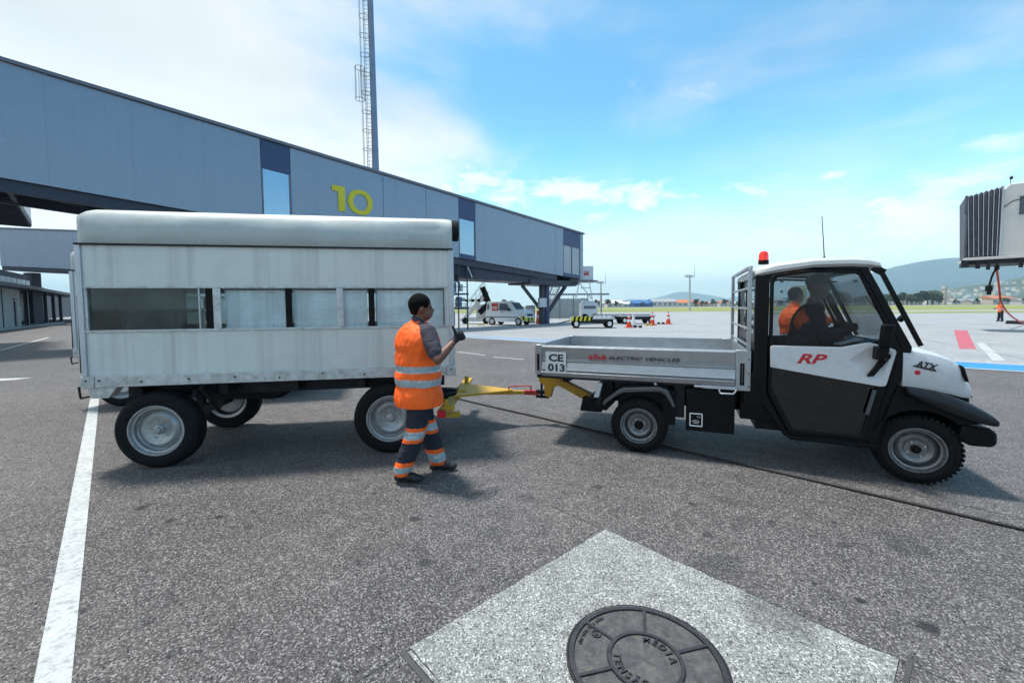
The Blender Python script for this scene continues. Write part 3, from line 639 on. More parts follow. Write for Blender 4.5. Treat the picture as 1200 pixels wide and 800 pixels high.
    for s_ in [S0 + .03, S0 + .14] + [S0 + .5 + .42 * k for k in range(7)] + [S1 - .03]:
        b.cyl((s_, -.036, .90 + .015 * math.sin(s_ * 9)), (s_, -.042, .90 + .015 * math.sin(s_ * 9)), .010, .007, 8)
    b.build_each('bolt', 'dark_frame', T)
    b = MB(); b.prism([(S0 + .03, .735), (S0 + .19, .735), (S0 + .27, .843), (S0 + .03, .843)], 0, .12); b.build('corner_bracket', 'galvanised', T, bevel=.004)
    # chassis
    b = MB()
    for t_ in (.42, 1.18): b.box(S0 + .1, S1 - .1, t_, t_ + .09, .66, .842)
    for s_ in (-.3, .5, 1.2, 1.9, 2.6): b.box(s_, s_ + .08, .2, 1.5, .70, .80)
    b.bar((.30, .12, .72), (.75, 1.0, .50), .05, .08); b.bar((.02, .16, .40), (.02, 1.5, .40), .09, .09); b.bar((2.27, .16, .40), (2.27, 1.5, .40), .09, .09)
    b.box(-.06, .10, .36, .46, .40, .70); b.box(-.06, .10, 1.2, 1.3, .40, .70); b.box(2.2, 2.34, .4, .5, .40, .70); b.box(2.2, 2.34, 1.2, 1.3, .40, .70)
    b.bar((.42, .04, .83), (.46, .30, .55), .04, .10)
    b.build('chassis', 'dark_frame', T)
    for s_, t_, sd_ in ((0, 0, -1), (2.27, 0, -1), (0, W, 1), (2.27, W, 1)):
        wheel(T, s_, .385, t_, .385, .20, .250, 'rim_steel', sd_, lugs=5, tread='rib', hub=.034, dish=.055, slots=False)
    # black flap and step at the rear
    b = MB(); b.prismx([(.05, .98), (.22, .96), (.30, 1.05), (.22, 1.75), (.10, 1.9), (.06, 1.4)], S0 - .075, S0 - .02); b.build('rubber_flap', 'rubber', T, bevel=.01)
    b = MB(); b.tube([(S0 - .02, .12, .84), (S0 - .14, .12, .83), (S0 - .13, .12, .72), (S0 - .01, .12, .745)], .010); b.build('step', 'dark_frame', T)
    return T
cart = make_cart('grey panelled trailer with a long window strip, hitched to the yellow tow bar', (-3.57, 4.208, 0), 10, 'enclosed ramp trailers with window strips')
cart2 = dup(cart); cart2.location = (-6.46, 6.98, 0); cart2.rotation_euler = (0, 0, R(14)); cart2['label'] = 'second grey enclosed trailer standing mostly hidden behind the nearest trailer'

# ------------------------------------------------------------------ tow bar of the cart
tb = thing('tow_bar', 'yellow tow bar with cross beam linking the trailer to the small truck', 'tow bar', (-.70, 5.60, 0))
def wl(p_): return (p_[0] + .70, p_[1] - 5.60, p_[2])
b = MB(); b.bar(wl((-.80, 4.78, .40)), wl((-.68, 6.6, .47)), .12, .05); b.box(-.13, .02, -.72, -.62, .40, .45)
b.build('cross_beam', 'yellow_paint', tb, bevel=.006)
b = MB(); b.hexa([wl(q_) for q_ in ((-.72, 5.25, .47), (-.68, 6.1, .47), (.0, 5.72, .455), (.0, 5.66, .455))][::1], [wl(q_) for q_ in ((-.72, 5.25, .50), (-.68, 6.1, .50), (.0, 5.72, .485), (.0, 5.66, .485))])
b.bar(wl((-.66, 5.62, .46)), wl((.30, 5.74, .435)), .05, .05); b.build('draw_bar', 'yellow_paint', tb, bevel=.005)
b = MB(); b.bar(wl((.16, 5.722, .44)), wl((.36, 5.748, .425)), .06, .062); b.build('hitch_end', 'red_paint', tb, bevel=.005)
b = MB(); b.cyl(wl((.36, 5.748, .428)), wl((.47, 5.762, .425)), .022, .022); b.lathe([(.016, -.012), (.045, -.012), (.045, .012), (.016, .012)], wl((.49, 5.765, .425)), 20, 'z'); b.build('eye', 'dark_frame', tb, smooth=40)
b = MB(); b.tube([wl(q_) for q_ in ((-.05, 5.66, .46), (-.05, 5.66, .53), (.25, 5.70, .53), (.25, 5.70, .46))], .008); b.build('handle', 'red_paint', tb)
b = MB(); b.cyl(wl((-.78, 4.95, .33)), wl((-.78, 4.95, .52)), .03, .03); b.cyl(wl((-.66, 6.1, .40)), wl((-.66, 6.1, .60)), .03, .03); b.bar(wl((-.83, 4.93, .34)), wl((-.62, 4.97, .34)), .07, .06); b.cyl(wl((-.72, 5.5, .50)), wl((-.60, 5.5, .50)), .025, .025)
b.build_each('pivot_bolt', 'yellow_paint', tb, bevel=.003)
b = MB(); b.box(-.14, -.05, -.92, -.84, .37, .44); b.build('end_reflector', 'decal_red', tb, bevel=.004)
b = MB(); b.bar(wl((-1.1, 5.3, .42)), wl((-.72, 5.55, .44)), .08, .10); b.bar(wl((-1.2, 5.6, .5)), wl((-.72, 5.65, .46)), .10, .10); b.build('turntable_arm', 'dark_frame', tb)

# ------------------------------------------------------------------ small electric truck
T = thing('utility_truck', 'white and black electric utility truck with an open silver cargo bed and a red beacon', 'truck', (1.366, 4.572, 0), -22)
Wd = 1.62   # overall width
def ts(o, l): o['label'] = l; return o
# bed
S0, S1 = -1.18, 1.06
b = MB(); b.box(S0 + .02, S1 - .02, .03, Wd - .03, .80, .835); b.build('bed_floor', 'bed_inside', T)
def bed_side(t0, sgn):
    b = MB(); y = lambda v: t0 + sgn * v
    prof = [(0.0, 1.146), (-.014, 1.125), (.006, .992), (-.003, .985), (-.014, .980), (-.014, .966), (.004, .960), (.006, .952), (-.022, .862), (-.004, .855), (-.024, .835), (-.012, .800), (-.006, .786), (.03, .784), (.03, 1.146)]
    b.prismx([(y(p_[0]), p_[1]) for p_ in prof], S0 + .083, S1 - .137)
    return b
b = bed_side(0, 1); b.build('side_board', 'aluminium', T, fix=True)
b = bed_side(Wd, -1); b.build('side_board', 'aluminium', T)
b = MB(); b.box(S0, S0 + .03, .085, Wd - .085, .79, 1.144); b.build('tailboard', 'aluminium', T, bevel=.003)
b = MB(); b.box(S1 - .03, S1, .085, Wd - .085, .79, 1.144); b.build('head_board', 'aluminium', T, bevel=.003)
for t0, t1 in ((-.012, .06), (Wd - .06, Wd + .012)):
    b = MB(); b.box(S0, S0 + .080, t0, t1, .80, 1.150); b.build('corner_post', 'aluminium', T, bevel=.006)
    b = MB(); b.box(S1 - .134, S1, t0, t1, .745, 1.150); b.build('corner_post', 'aluminium', T, bevel=.006)
b = MB(); b.box(S0 + .028, S0 + .055, -.018, -.011, .845, 1.045); b.build('latch_slot', 'black_plastic', T, bevel=.004)
b = MB(); b.box(S1 - .095, S1 - .055, -.018, -.011, .80, 1.02); b.build('latch_slot', 'black_plastic', T, bevel=.004)
b = MB(); b.box(S1 - .080, S1 - .070, -.024, -.0175, .82, 1.0); b.build('latch_handle', 'grey_plastic', T, bevel=.003)
b = MB()
for z_ in (.79, .92, 1.06): b.cyl((S1 - .018, -.012, z_), (S1 - .018, -.018, z_), .008, .006, 8)
b.build_each('post_bolt', 'dark_frame', T)
b = MB(); b.box(.62, .93, -.02, .0, .752, .783); b.tube([(.78, -.035, .75), (.79, -.04, .712), (.91, -.04, .715), (.935, -.035, .755)], .008); b.cyl((.55, -.015, .768), (.64, -.015, .768), .013, .013); b.cyl((.16, -.01, .775), (.18, -.01, .755), .012, .012)
b.build('locking_lever', 'light_steel', T, bevel=.002)
b = MB(); b.box(S0 + .01, S1 - .01, .035, Wd - .035, .755, .799); b.build('bed_frame', 'dark_frame', T)
# number plate sticker and lettering on the near side board
b = MB(); b.box(-1.045, -.80, -.0255, -.0245, .825, 1.075); b.build('number_sticker', 'decal_white', T)
text('number_text', 'CE', 'decal_black', T, (-1.005, -.0275, .962), w=.175, h=.085, bold=.035)
text('number_text', '013', 'decal_black', T, (-1.015, -.0275, .848), w=.20, h=.088, bold=.035)
text('red_lettering', 'alkè', 'decal_red', T, (-.548, -.006, 1.000), w=.20, h=.062, bold=.02)
text('dark_lettering', 'ELECTRIC VEHICLES', 'decal_black', T, (-.325, -.006, 1.006), w=.74, h=.036, bold=.02, shear=.3)
# rack behind the cab
b = MB(); zt = 1.962
for t_ in (.02, Wd - .02): b.bar((S1 - .02, t_, 1.15), (S1 - .02, t_, zt), .035, .055)
b.bar((S1 - .02, .0, zt), (S1 - .02, Wd, zt), .04, .03)
for z_ in (1.19, 1.36, 1.56, 1.76): b.bar((S1 - .02, .03, z_), (S1 - .02, Wd - .03, z_), .022, .022)
b.build('headboard_rack', 'aluminium', T, bevel=.005)
b = MB(); b.box(S1 + .0, S1 + .06, 1.02, 1.28, 1.76, 1.88); b.build('work_lamp', 'black_plastic', T, bevel=.01)
# cab frame (rear pillar block + side frames)
cw0, cw1 = -.01, 1.47
outer = [(1.085, 1.86), (1.10, 1.905), (1.55, 1.955), (1.96, 1.935), (2.04, 1.77), (2.17, 1.49), (2.30, 1.215), (2.27, 1.0), (2.19, .82), (2.08, .33), (1.36, .325), (1.17, .62), (1.00, .60), (1.00, .90), (1.085, .92)]
door_o = [(1.205, 1.84), (1.235, 1.885), (1.55, 1.925), (1.905, 1.90), (1.985, 1.74), (2.115, 1.46), (2.215, 1.22), (2.17, 1.0), (2.13, .86), (2.02, .36), (1.39, .36), (1.205, .74)]
for t0, t1 in ((cw0 + .012, cw0 + .075), (cw1 - .075, cw1 - .012)):
    b = MB(); b.prism(outer, t0, t1, [door_o]); b.build('side_frame', 'black_metal', T, bevel=.008)
upper = [(1.238, 1.80), (1.27, 1.86), (1.55, 1.893), (1.875, 1.872), (1.905, 1.85), (1.955, 1.73), (2.085, 1.44), (2.13, 1.31), (2.02, 1.262), (1.95, 1.245), (1.78, 1.212), (1.238, 1.207)]
lower = [(1.238, .985), (1.75, .905), (2.03, .855), (2.045, .84), (1.955, .405), (1.935, .392), (1.43, .405), (1.238, .80)]
for k, (t0, t1, lab) in enumerate(((cw0 - .012, cw0 + .035, 1), (cw1 - .035, cw1 + .012, 0))):
    b = MB(); b.prism([(p_[0] + (0.004 if p_[0] < 1.6 else -.004), p_[1] + (.004 if p_[1] < 1. else -.004)) for p_ in door_o], t0, t1, [upper, lower]); d = b.build('door', 'black_metal', T, bevel=.007)
    mid = (t0 + t1) / 2
    b = MB(); b.prism(upper, mid - .003, mid + .003); b.build('upper_window', 'glass_clear' if k else 'glass_tint', d)
    b = MB(); b.prism(lower, mid - .003, mid + .003); b.build('lower_window', 'glass_dark', d)
    if k == 0:
        pan = [(1.216, 1.195), (1.235, 1.206), (1.775, 1.206), (1.80, 1.212), (1.95, 1.247), (1.985, 1.252), (2.10, 1.222), (2.16, 1.195), (2.172, 1.175), (2.112, .885), (2.098, .868), (2.06, .864), (1.75, .912), (1.22, .998)]
        pk = [(1.825, 1.085), (1.955, 1.200), (1.99, 1.212), (2.125, 1.180), (2.132, 1.160), (2.082, .905), (2.06, .900), (1.93, .960), (1.86, 1.02)]
        pk2 = [(1.895, 1.07), (1.975, 1.145), (1.995, 1.150), (2.09, 1.13), (2.094, 1.12), (2.062, .955), (2.05, .948), (1.96, .985), (1.91, 1.03)]
        b = MB(); b.prism(pan, -.052, -.024, [pk]); n = len(pk)
        b.add([(p_[0], -.052, p_[1]) for p_ in pk] + [(p_[0], -.030, p_[1]) for p_ in pk2], [(i, (i + 1) % n, n + (i + 1) % n, n + i) for i in range(n)] + [tuple(range(n, 2 * n))])
        b.build('door_panel', 'cab_white', d, bevel=.009, seg=3, smooth=25)
        b = MB()
        hp = [(1.965, .952), (2.01, .955), (2.06, 1.03), (2.125, 1.125), (2.13, 1.155), (2.09, 1.155), (2.05, 1.10), (2.02, 1.045)]
        b.prism(hp, -.078, -.035); b.build('door_handle', 'black_plastic', d, bevel=.008)
        b = MB(); b.cyl((2.085, -.079, 1.12), (2.085, -.084, 1.12), .012, .011, 16); b.build('door_lock', 'light_steel', d)
        text('red_letters', 'RP', 'decal_red', d, (1.435, -.0535, 1.045), w=.235, h=.092, bold=.03, shear=.35)
        b = MB(); b.bar((2.035, -.03, .83), (1.985, -.03, .60), .012, .03); b.build('door_stay', 'grey_plastic', d, bevel=.003)
        b = MB(); b.cyl((1.30, -.024, 1.82), (1.30, -.034, 1.82), .016, .014, 14); b.cyl((1.30, -.024, 1.72), (1.30, -.034, 1.72), .012, .010, 14); b.cyl((1.87, -.024, 1.80), (1.87, -.034, 1.80), .014, .012, 14); b.build_each('hinge_cap', 'grey_plastic', d)
# roof, floor, rear wall, pillars across
b = MB(); rings = []
for s_, zb, zt_, ins in ((1.065, 1.862, 1.905, .10), (1.075, 1.868, 1.935, .05), (1.115, 1.878, 1.965, .02), (1.25, 1.900, 2.004, 0), (1.55, 1.940, 2.032, 0), (1.85, 1.936, 2.030, 0), (1.965, 1.925, 2.014, .0), (2.04, 1.912, 1.985, .01), (2.06, 1.905, 1.95, .04)):
    a0, a1 = cw0 - .035 + ins, cw1 + .035 - ins; h_ = zt_ - zb
    rings.append([(s_, a0 + .03, zb), (s_, a0, zb + .25 * h_), (s_, a0 + .006, zb + .6 * h_), (s_, a0 + .04, zt_ - .1 * h_), (s_, a0 + .12, zt_), (s_, a0 + .5, zt_ + .012), (s_, a1 - .5, zt_ + .012), (s_, a1 - .12, zt_), (s_, a1 - .04, zt_ - .1 * h_), (s_, a1 - .006, zb + .6 * h_), (s_, a1, zb + .25 * h_), (s_, a1 - .03, zb)])
b.loft(rings); b.build('cab_roof', 'roof_white', T, smooth=35)
b = MB(); b.box(1.09, 1.115, cw0 + .08, cw1 - .08, .62, 1.30); b.box(1.09, 1.115, cw0 + .08, cw1 - .08, 1.78, 1.90)
for t_ in (cw0 + .08, .70, cw1 - .12): b.box(1.09, 1.115, t_, t_ + .05, 1.302, 1.778)
b.build('cab_rear_wall', 'black_metal', T)
b = MB(); b.box(1.098, 1.104, cw0 + .135, .698, 1.302, 1.778); b.build('rear_window', 'glass_tint', T)
b = MB(); b.box(1.098, 1.104, .752, cw1 - .122, 1.302, 1.778); b.build('rear_window', 'glass_tint', T)
b = MB(); b.box(1.12, 2.16, cw0 + .08, cw1 - .08, .36, .42); b.box(1.12, 1.55, cw0 + .085, cw1 - .085, .42, .70); b.build('cab_floor', 'black_plastic', T)
b = MB(); b.prism([(1.97, .43), (2.16, .43), (2.26, 1.0), (2.27, 1.24), (1.92, 1.24), (1.90, 1.18), (2.02, 1.12)], cw0 + .085, cw1 - .085); b.build('dashboard', 'black_plastic', T, bevel=.02)
b = MB(); b.bar((1.965, cw0 + .08, 1.925), (1.965, cw1 - .08, 1.925), .05, .05); b.build('windscreen_header', 'black_metal', T)
b = MB(); b.hexa([(1.985, cw0 + .08, 1.905), (1.985, cw1 - .08, 1.905), (2.30, cw1 - .08, 1.235), (2.30, cw0 + .08, 1.235)], [(1.99, cw0 + .08, 1.907), (1.99, cw1 - .08, 1.907), (2.305, cw1 - .08, 1.237), (2.305, cw0 + .08, 1.237)]); b.build('windscreen', 'glass_clear', T)
b = MB(); b.bar((2.06, .0, 1.88), (2.35, -.01, 1.23), .03, .035); b.bar((2.06, cw1 - .0, 1.88), (2.35, cw1 + .01, 1.23), .03, .035); b.bar((2.0, .0, 1.92), (2.08, .0, 1.87), .03, .06); b.build_each('windscreen_bar', 'black_metal', T, bevel=.004)
b = MB(); b.bar((2.34, .25, 1.25), (2.14, .6, 1.68), .012, .02); b.cyl((2.30, .2, 1.45), (2.27, .2, 1.47), .03, .03); b.build('wiper', 'black_plastic', T)
# seats, wheel
for t_ in (.22, .85):
    b = MB(); b.box(1.30, 1.70, t_, t_ + .42, .70, .86); b.build('seat', 'black_plastic', T, bevel=.05, seg=3)
    b = MB(); b.hexa([(1.22, t_, .86), (1.34, t_, .86), (1.34, t_ + .42, .86), (1.22, t_ + .42, .86)], [(1.14, t_ + .04, 1.36), (1.22, t_ + .04, 1.38), (1.22, t_ + .38, 1.38), (1.14, t_ + .38, 1.36)]); b.build('backrest', 'black_plastic', T, bevel=.03, seg=3)
b = MB(); st = bpy.data.objects.new('steering_wheel', None); col.objects.link(st); st.parent = T; st.location = (1.83, .40, 1.26); st.rotation_euler = (0, R(-32), 0)
b.lathe([(.165 + .012 * math.cos(2 * math.pi * k / 8), .012 * math.sin(2 * math.pi * k / 8)) for k in range(9)], n=32, axis='z'); b.bar((-.16, 0, 0), (.16, 0, -.02), .02, .015); b.bar((0, -.16, 0), (0, .16, 0), .02, .015); b.cyl((0, 0, -.02), (0, 0, -.30), .02, .02)
b.build('wheel_rim', 'black_plastic', st, smooth=40)
b = MB(); b.cyl((1.16, .12, 1.42), (1.13, .12, 1.42), .06, .06, 24); b.build('speaker', 'grey_plastic', T)
b = MB(); b.bar((1.95, 1.0, 1.24), (2.0, 1.35, 1.30), .10, .02); b.box(1.90, 2.0, .6, .85, 1.245, 1.27); b.bar((1.78, .1, 1.22), (1.98, .2, 1.27), .08, .01); b.build_each('paper', 'decal_white', T)
b = MB(); b.box(1.52, 1.64, .10, .18, .44, .50); b.box(1.60, 1.66, .20, .32, .44, .48); b.build_each('pedal', 'light_steel', T, bevel=.01)
# mirror
b = MB(); b.hexa([(2.005, -.20, 1.22), (2.075, -.20, 1.215), (2.085, -.13, 1.215), (2.005, -.13, 1.22)], [(2.015, -.21, 1.425), (2.105, -.21, 1.42), (2.115, -.14, 1.42), (2.02, -.14, 1.425)]); m_ = b.build('wing_mirror', 'black_plastic', T, bevel=.018, seg=3)
b = MB(); b.prism([(1.995, 1.11), (2.075, 1.12), (2.09, 1.225), (2.00, 1.225)], -.16, -.055); b.build('mirror_arm', 'black_plastic', m_, bevel=.01)
# bonnet
b = MB(); rings = []
def bsec(s_, z_top, z_bot, t0, t1, crown=.03, sh=.06):
    return [(s_, t0 + .01, z_bot), (s_, t0 - .004, z_bot + .02), (s_, t0, z_top - sh - .02), (s_, t0 + .018, z_top - sh * .45), (s_, t0 + .06, z_top - .008), (s_, t0 + .15, z_top + .2 * crown), (s_, (t0 + t1) / 2, z_top + crown), (s_, t1 - .15, z_top + .2 * crown), (s_, t1 - .06, z_top - .008), (s_, t1 - .018, z_top - sh * .45), (s_, t1, z_top - sh - .02), (s_, t1 + .004, z_bot + .02), (s_, t1 - .01, z_bot)]
for s_, zt_, zb, i_ in ((2.235, 1.212, .860, .0), (2.30, 1.206, .856, .0), (2.40, 1.188, .845, .005), (2.50, 1.162, .83, .015), (2.58, 1.128, .815, .03), (2.63, 1.095, .80, .045), (2.665, 1.03, .79, .06), (2.70, .965, .785, .075), (2.735, .915, .78, .09), (2.752, .86, .79, .11)):
    rings.append(bsec(s_, zt_, zb, cw0 + .0 + i_, cw1 - i_))
b.loft(rings); hood = b.build('bonnet', 'cab_white', T, smooth=40)
b = MB(); b.prism([(2.645, 1.07), (2.665, 1.05), (2.70, .93), (2.685, .925), (2.655, .98)], .035, .16); b.build('headlight', 'black_plastic', T, bevel=.006)
text('bonnet_letters', 'ATX', 'decal_black', hood, (2.315, -.0125, 1.050), rot=(R(90), R(13), 0), w=.150, h=.058, bold=.03, shear=.2)
b = MB(); b.prism([(2.30, 1.050), (2.455, 1.012), (2.462, 1.026), (2.31, 1.064)], -.0145, -.0115); b.build('bonnet_underline', 'decal_black', hood)
b = MB(); b.cyl((2.335, -.010, .998), (2.335, -.022, .998), .020, .018, 20); b.build('side_button', 'decal_red', hood)
b = MB(); b.box(2.235, 2.39, -.035, -.002, .875, .935) if False else b.prism([(2.245, .868), (2.395, .848), (2.375, .772), (2.248, .79)], -.045, .0); b.build('indicator_recess', 'black_plastic', T, bevel=.006)
# front mudguard + bumper
arch = [(2.10 + .0, .45)]
ar = [(2.365 + .375 * math.cos(R(a_)), .30 + .375 * math.sin(R(a_))) for a_ in range(160, 28, -12)]
fen = [(2.205, .875), (2.40, .845), (2.55, .815), (2.68, .745), (2.78, .672), (2.84, .622), (2.825, .598), (2.75, .582)] + list(reversed([(2.365 + .36 * math.cos(R(a_)), .31 + .36 * math.sin(R(a_))) for a_ in (175, 160, 145, 130, 115, 100, 85, 70, 55, 45)])) + [(2.03, .40), (2.06, .40)]
def fenders(t0, t1, lip):
    b = MB(); n = len(fen)
    b.prism([(p_[0], p_[1]) for p_ in fen], t0, t1)
    return b
b = fenders(-.02, .26, -1); b.build('front_mudguard', 'black_plastic', T, bevel=.012, seg=3)
b = fenders(cw1 - .26, cw1 + .02, 1); b.build('front_mudguard', 'black_plastic', T, bevel=.012, seg=3)
b = MB()
top = [(2.25, .866, .05), (2.33, .858, .09), (2.45, .838, .125), (2.57, .802, .14), (2.68, .752, .13), (2.76, .705, .11), (2.81, .672, .085), (2.835, .650, .06)]
rr = []
for (s_, z_, h_) in top: rr.append([(s_, -.085, z_ - h_), (s_, -.100, z_ - h_ * .72), (s_, -.092, z_ - h_ * .3), (s_, -.055, z_ - h_ * .04), (s_, -.01, z_ + .008), (s_, .05, z_ + .012), (s_, .05, z_ - h_), (s_, -.03, z_ - h_ - .005)])
b.loft(rr); b.build('mudguard_lip', 'fender_black', T, smooth=50)
b = MB(); b.box(2.60, 2.80, .22, cw1 - .22, .42, .79); b.build('nose_panel', 'black_plastic', T, bevel=.02)
b = MB(); b.prism([(2.64, .57), (2.82, .555), (2.865, .52), (2.87, .43), (2.84, .395), (2.70, .395), (2.62, .44)], -.03, cw1 + .03); b.build('front_bumper', 'black_plastic', T, bevel=.025, seg=3)
b = MB(); b.box(2.66, 2.80, .02, .12, .575, .60); b.build('bumper_lamp', 'lamp_clear', T, bevel=.005)
# sill, battery box, chassis, rear mudguards
b = MB(); b.prism([(1.36, .345), (2.09, .335), (2.06, .29), (1.40, .30)], -.015, .10); b.build('sill', 'black_plastic', T, bevel=.01)
b = MB(); b.prism([(1.36, .345), (2.09, .335), (2.06, .29), (1.40, .30)], cw1 - .10, cw1 + .015); b.build('sill', 'black_plastic', T, bevel=.01)
b = MB(); b.box(.475, .93, .02, .38, .29, .735); bb = b.build('battery_box', 'black_plastic', T, bevel=.008)
b = MB(); b.prism([(.515, .34), (.63, .34), (.635, .345), (.635, .475), (.63, .48), (.515, .48), (.51, .475), (.51, .345)], .0175, .0192, [[(.520, .352), (.520, .468), (.625, .468), (.625, .352)]]); b.build('decal_outline', 'decal_white', bb)
for z_, w_ in ((.372, .05), (.386, .075), (.400, .06)):
    b = MB(); x_ = .572 - w_ / 2
    for k in range(5): b.box(x_ + w_ * k / 5, x_ + w_ * (k + .7) / 5, .0175, .0192, z_, z_ + .006)
    b.build('fine_print', 'decal_white', bb)
text('decal_text', 'L)', 'decal_white', bb, (.585, .018, .43), w=.028, h=.022)
b = MB(); b.box(.98, 1.36, .06, cw1 - .05, .45, .86); b.build('cab_mount', 'black_metal', T, bevel=.01)
b = MB()
for t_ in (.42, 1.02): b.box(-.45, 2.6, t_, t_ + .08, .46, .60)
for s_ in (-.9, -.3, .35, .9): b.box(s_, s_ + .07, .2, 1.4, .69 if s_ < -.5 else .60, .757)
b.bar((0, .15, .29), (0, 1.4, .29), .09, .09); b.bar((2.37, .15, .29), (2.37, 1.3, .29), .08, .08); b.box(-.12, .14, .5, 1.0, .24, .46); b.box(.36, .46, .10, .5, .40, .757); b.box(-.25, .30, .22, .5, .45, .757)
b.build('chassis', 'dark_frame', T)
def mud(t0, t1):
    b = MB()
    o_ = [(-.385, .50), (-.375, .54), (-.225, .665), (-.17, .70), (.20, .735), (.30, .70), (.365, .56), (.37, .53)]
    i_ = [(.345, .53), (.33, .56), (.27, .66), (.19, .690), (-.15, .655), (-.20, .635), (-.345, .525), (-.355, .50)]
    b.prism(o_ + i_, t0, t1); return b
b = mud(-.03, .24); b.build('rear_mudguard', 'grey_plastic', T, bevel=.008)
b = mud(Wd - .24, Wd + .03); b.build('rear_mudguard', 'grey_plastic', T, bevel=.008)
b = MB(); b.box(.25, .37, .02, .3, .33, .70); b.build('mud_flap', 'black_plastic', T)
b = MB(); b.hexa([(-.50, .05, .56), (-.44, .05, .56), (-.44, .18, .56), (-.50, .18, .56)], [(-.45, .05, .73), (-.40, .05, .73), (-.40, .18, .73), (-.45, .18, .73)]); b.build('tail_lamp', 'lamp_clear', T, bevel=.006)
b = MB(); b.prism([(-.54, .50), (-.44, .47), (-.40, .74), (-.30, .75), (-.28, .50), (-.37, .40), (-.50, .44), (-.56, .46)], .12, 1.5); b.build('rear_underrun', 'black_plastic', T, bevel=.01)
b = MB(); b.cyl((-.56, .14, .47), (-.56, 1.48, .47), .06, .06, 14); b.build('rear_bumper', 'black_plastic', T, smooth=40)
wheel(T, 0, .292, .0, .292, .17, .188, 'rim_grey', -1, lugs=4, hub=.036, dish=.050, dark=True)
wheel(T, 0, .292, Wd, .292, .17, .188, 'rim_grey', 1, lugs=4, hub=.036, dish=.050, dark=True)
wheel(T, 2.37, .302, .02, .302, .19, .194, 'rim_grey', -1, lugs=4, hub=.024, dish=.05, rot=R(-9), dark=True)
wheel(T, 2.37, .302, cw1 - .02, .302, .19, .194, 'rim_grey', 1, lugs=4, hub=.024, dish=.05, rot=R(-9), dark=True)
# yellow goose-neck hitch
b = MB()
def sw(px): return px
tt = .70
b.prism([(-.62, .33), (-.60, .45), (-1.10, .66), (-1.32, .70), (-1.36, .66), (-1.36, .60), (-1.28, .54), (-1.27, .40), (-1.20, .38), (-1.16, .52), (-1.08, .55)], tt - .05, tt + .05); b.build('goose_neck_hitch', 'yellow_paint', T, bevel=.006)
b = MB(); b.cyl((-1.33, tt, .36), (-1.33, tt, .66), .016, .016); b.bar((-1.40, tt, .455), (-1.22, tt, .445), .08, .03); b.bar((-1.40, tt, .38), (-1.22, tt, .38), .08, .025); b.build('hitch_pin', 'dark_frame', T)
b = MB(); b.hexa([(-.78, tt - .12, .26), (-.50, tt - .12, .26), (-.50, tt + .12, .26), (-.78, tt + .12, .26)], [(-.74, tt - .12, .44), (-.50, tt - .12, .44), (-.50, tt + .12, .44), (-.74, tt + .12, .44)]); b.build('tow_bracket', 'black_metal', T, bevel=.01)
# beacon and aerial
b = MB(); b.lathe([(0, 0), (.046, 0), (.046, .035), (.042, .04), (0, .04)], (1.165, .12, 1.995), 24, 'z'); bc = b.build('beacon', 'black_plastic', T, smooth=35)
b = MB(); b.lathe([(0, .04), (.044, .04), (.041, .10), (.030, .122), (.01, .13), (0, .13)], (1.165, .12, 1.995), 24, 'z'); b.build('beacon_lens', 'red_lens', bc, smooth=40)
b = MB(); b.cyl((1.66, .10, 2.01), (1.66, .10, 2.04), .016, .012); b.cyl((1.66, .10, 2.04), (1.632, .10, 2.42), .0045, .003, 6); b.build('aerial', 'black_metal', T)

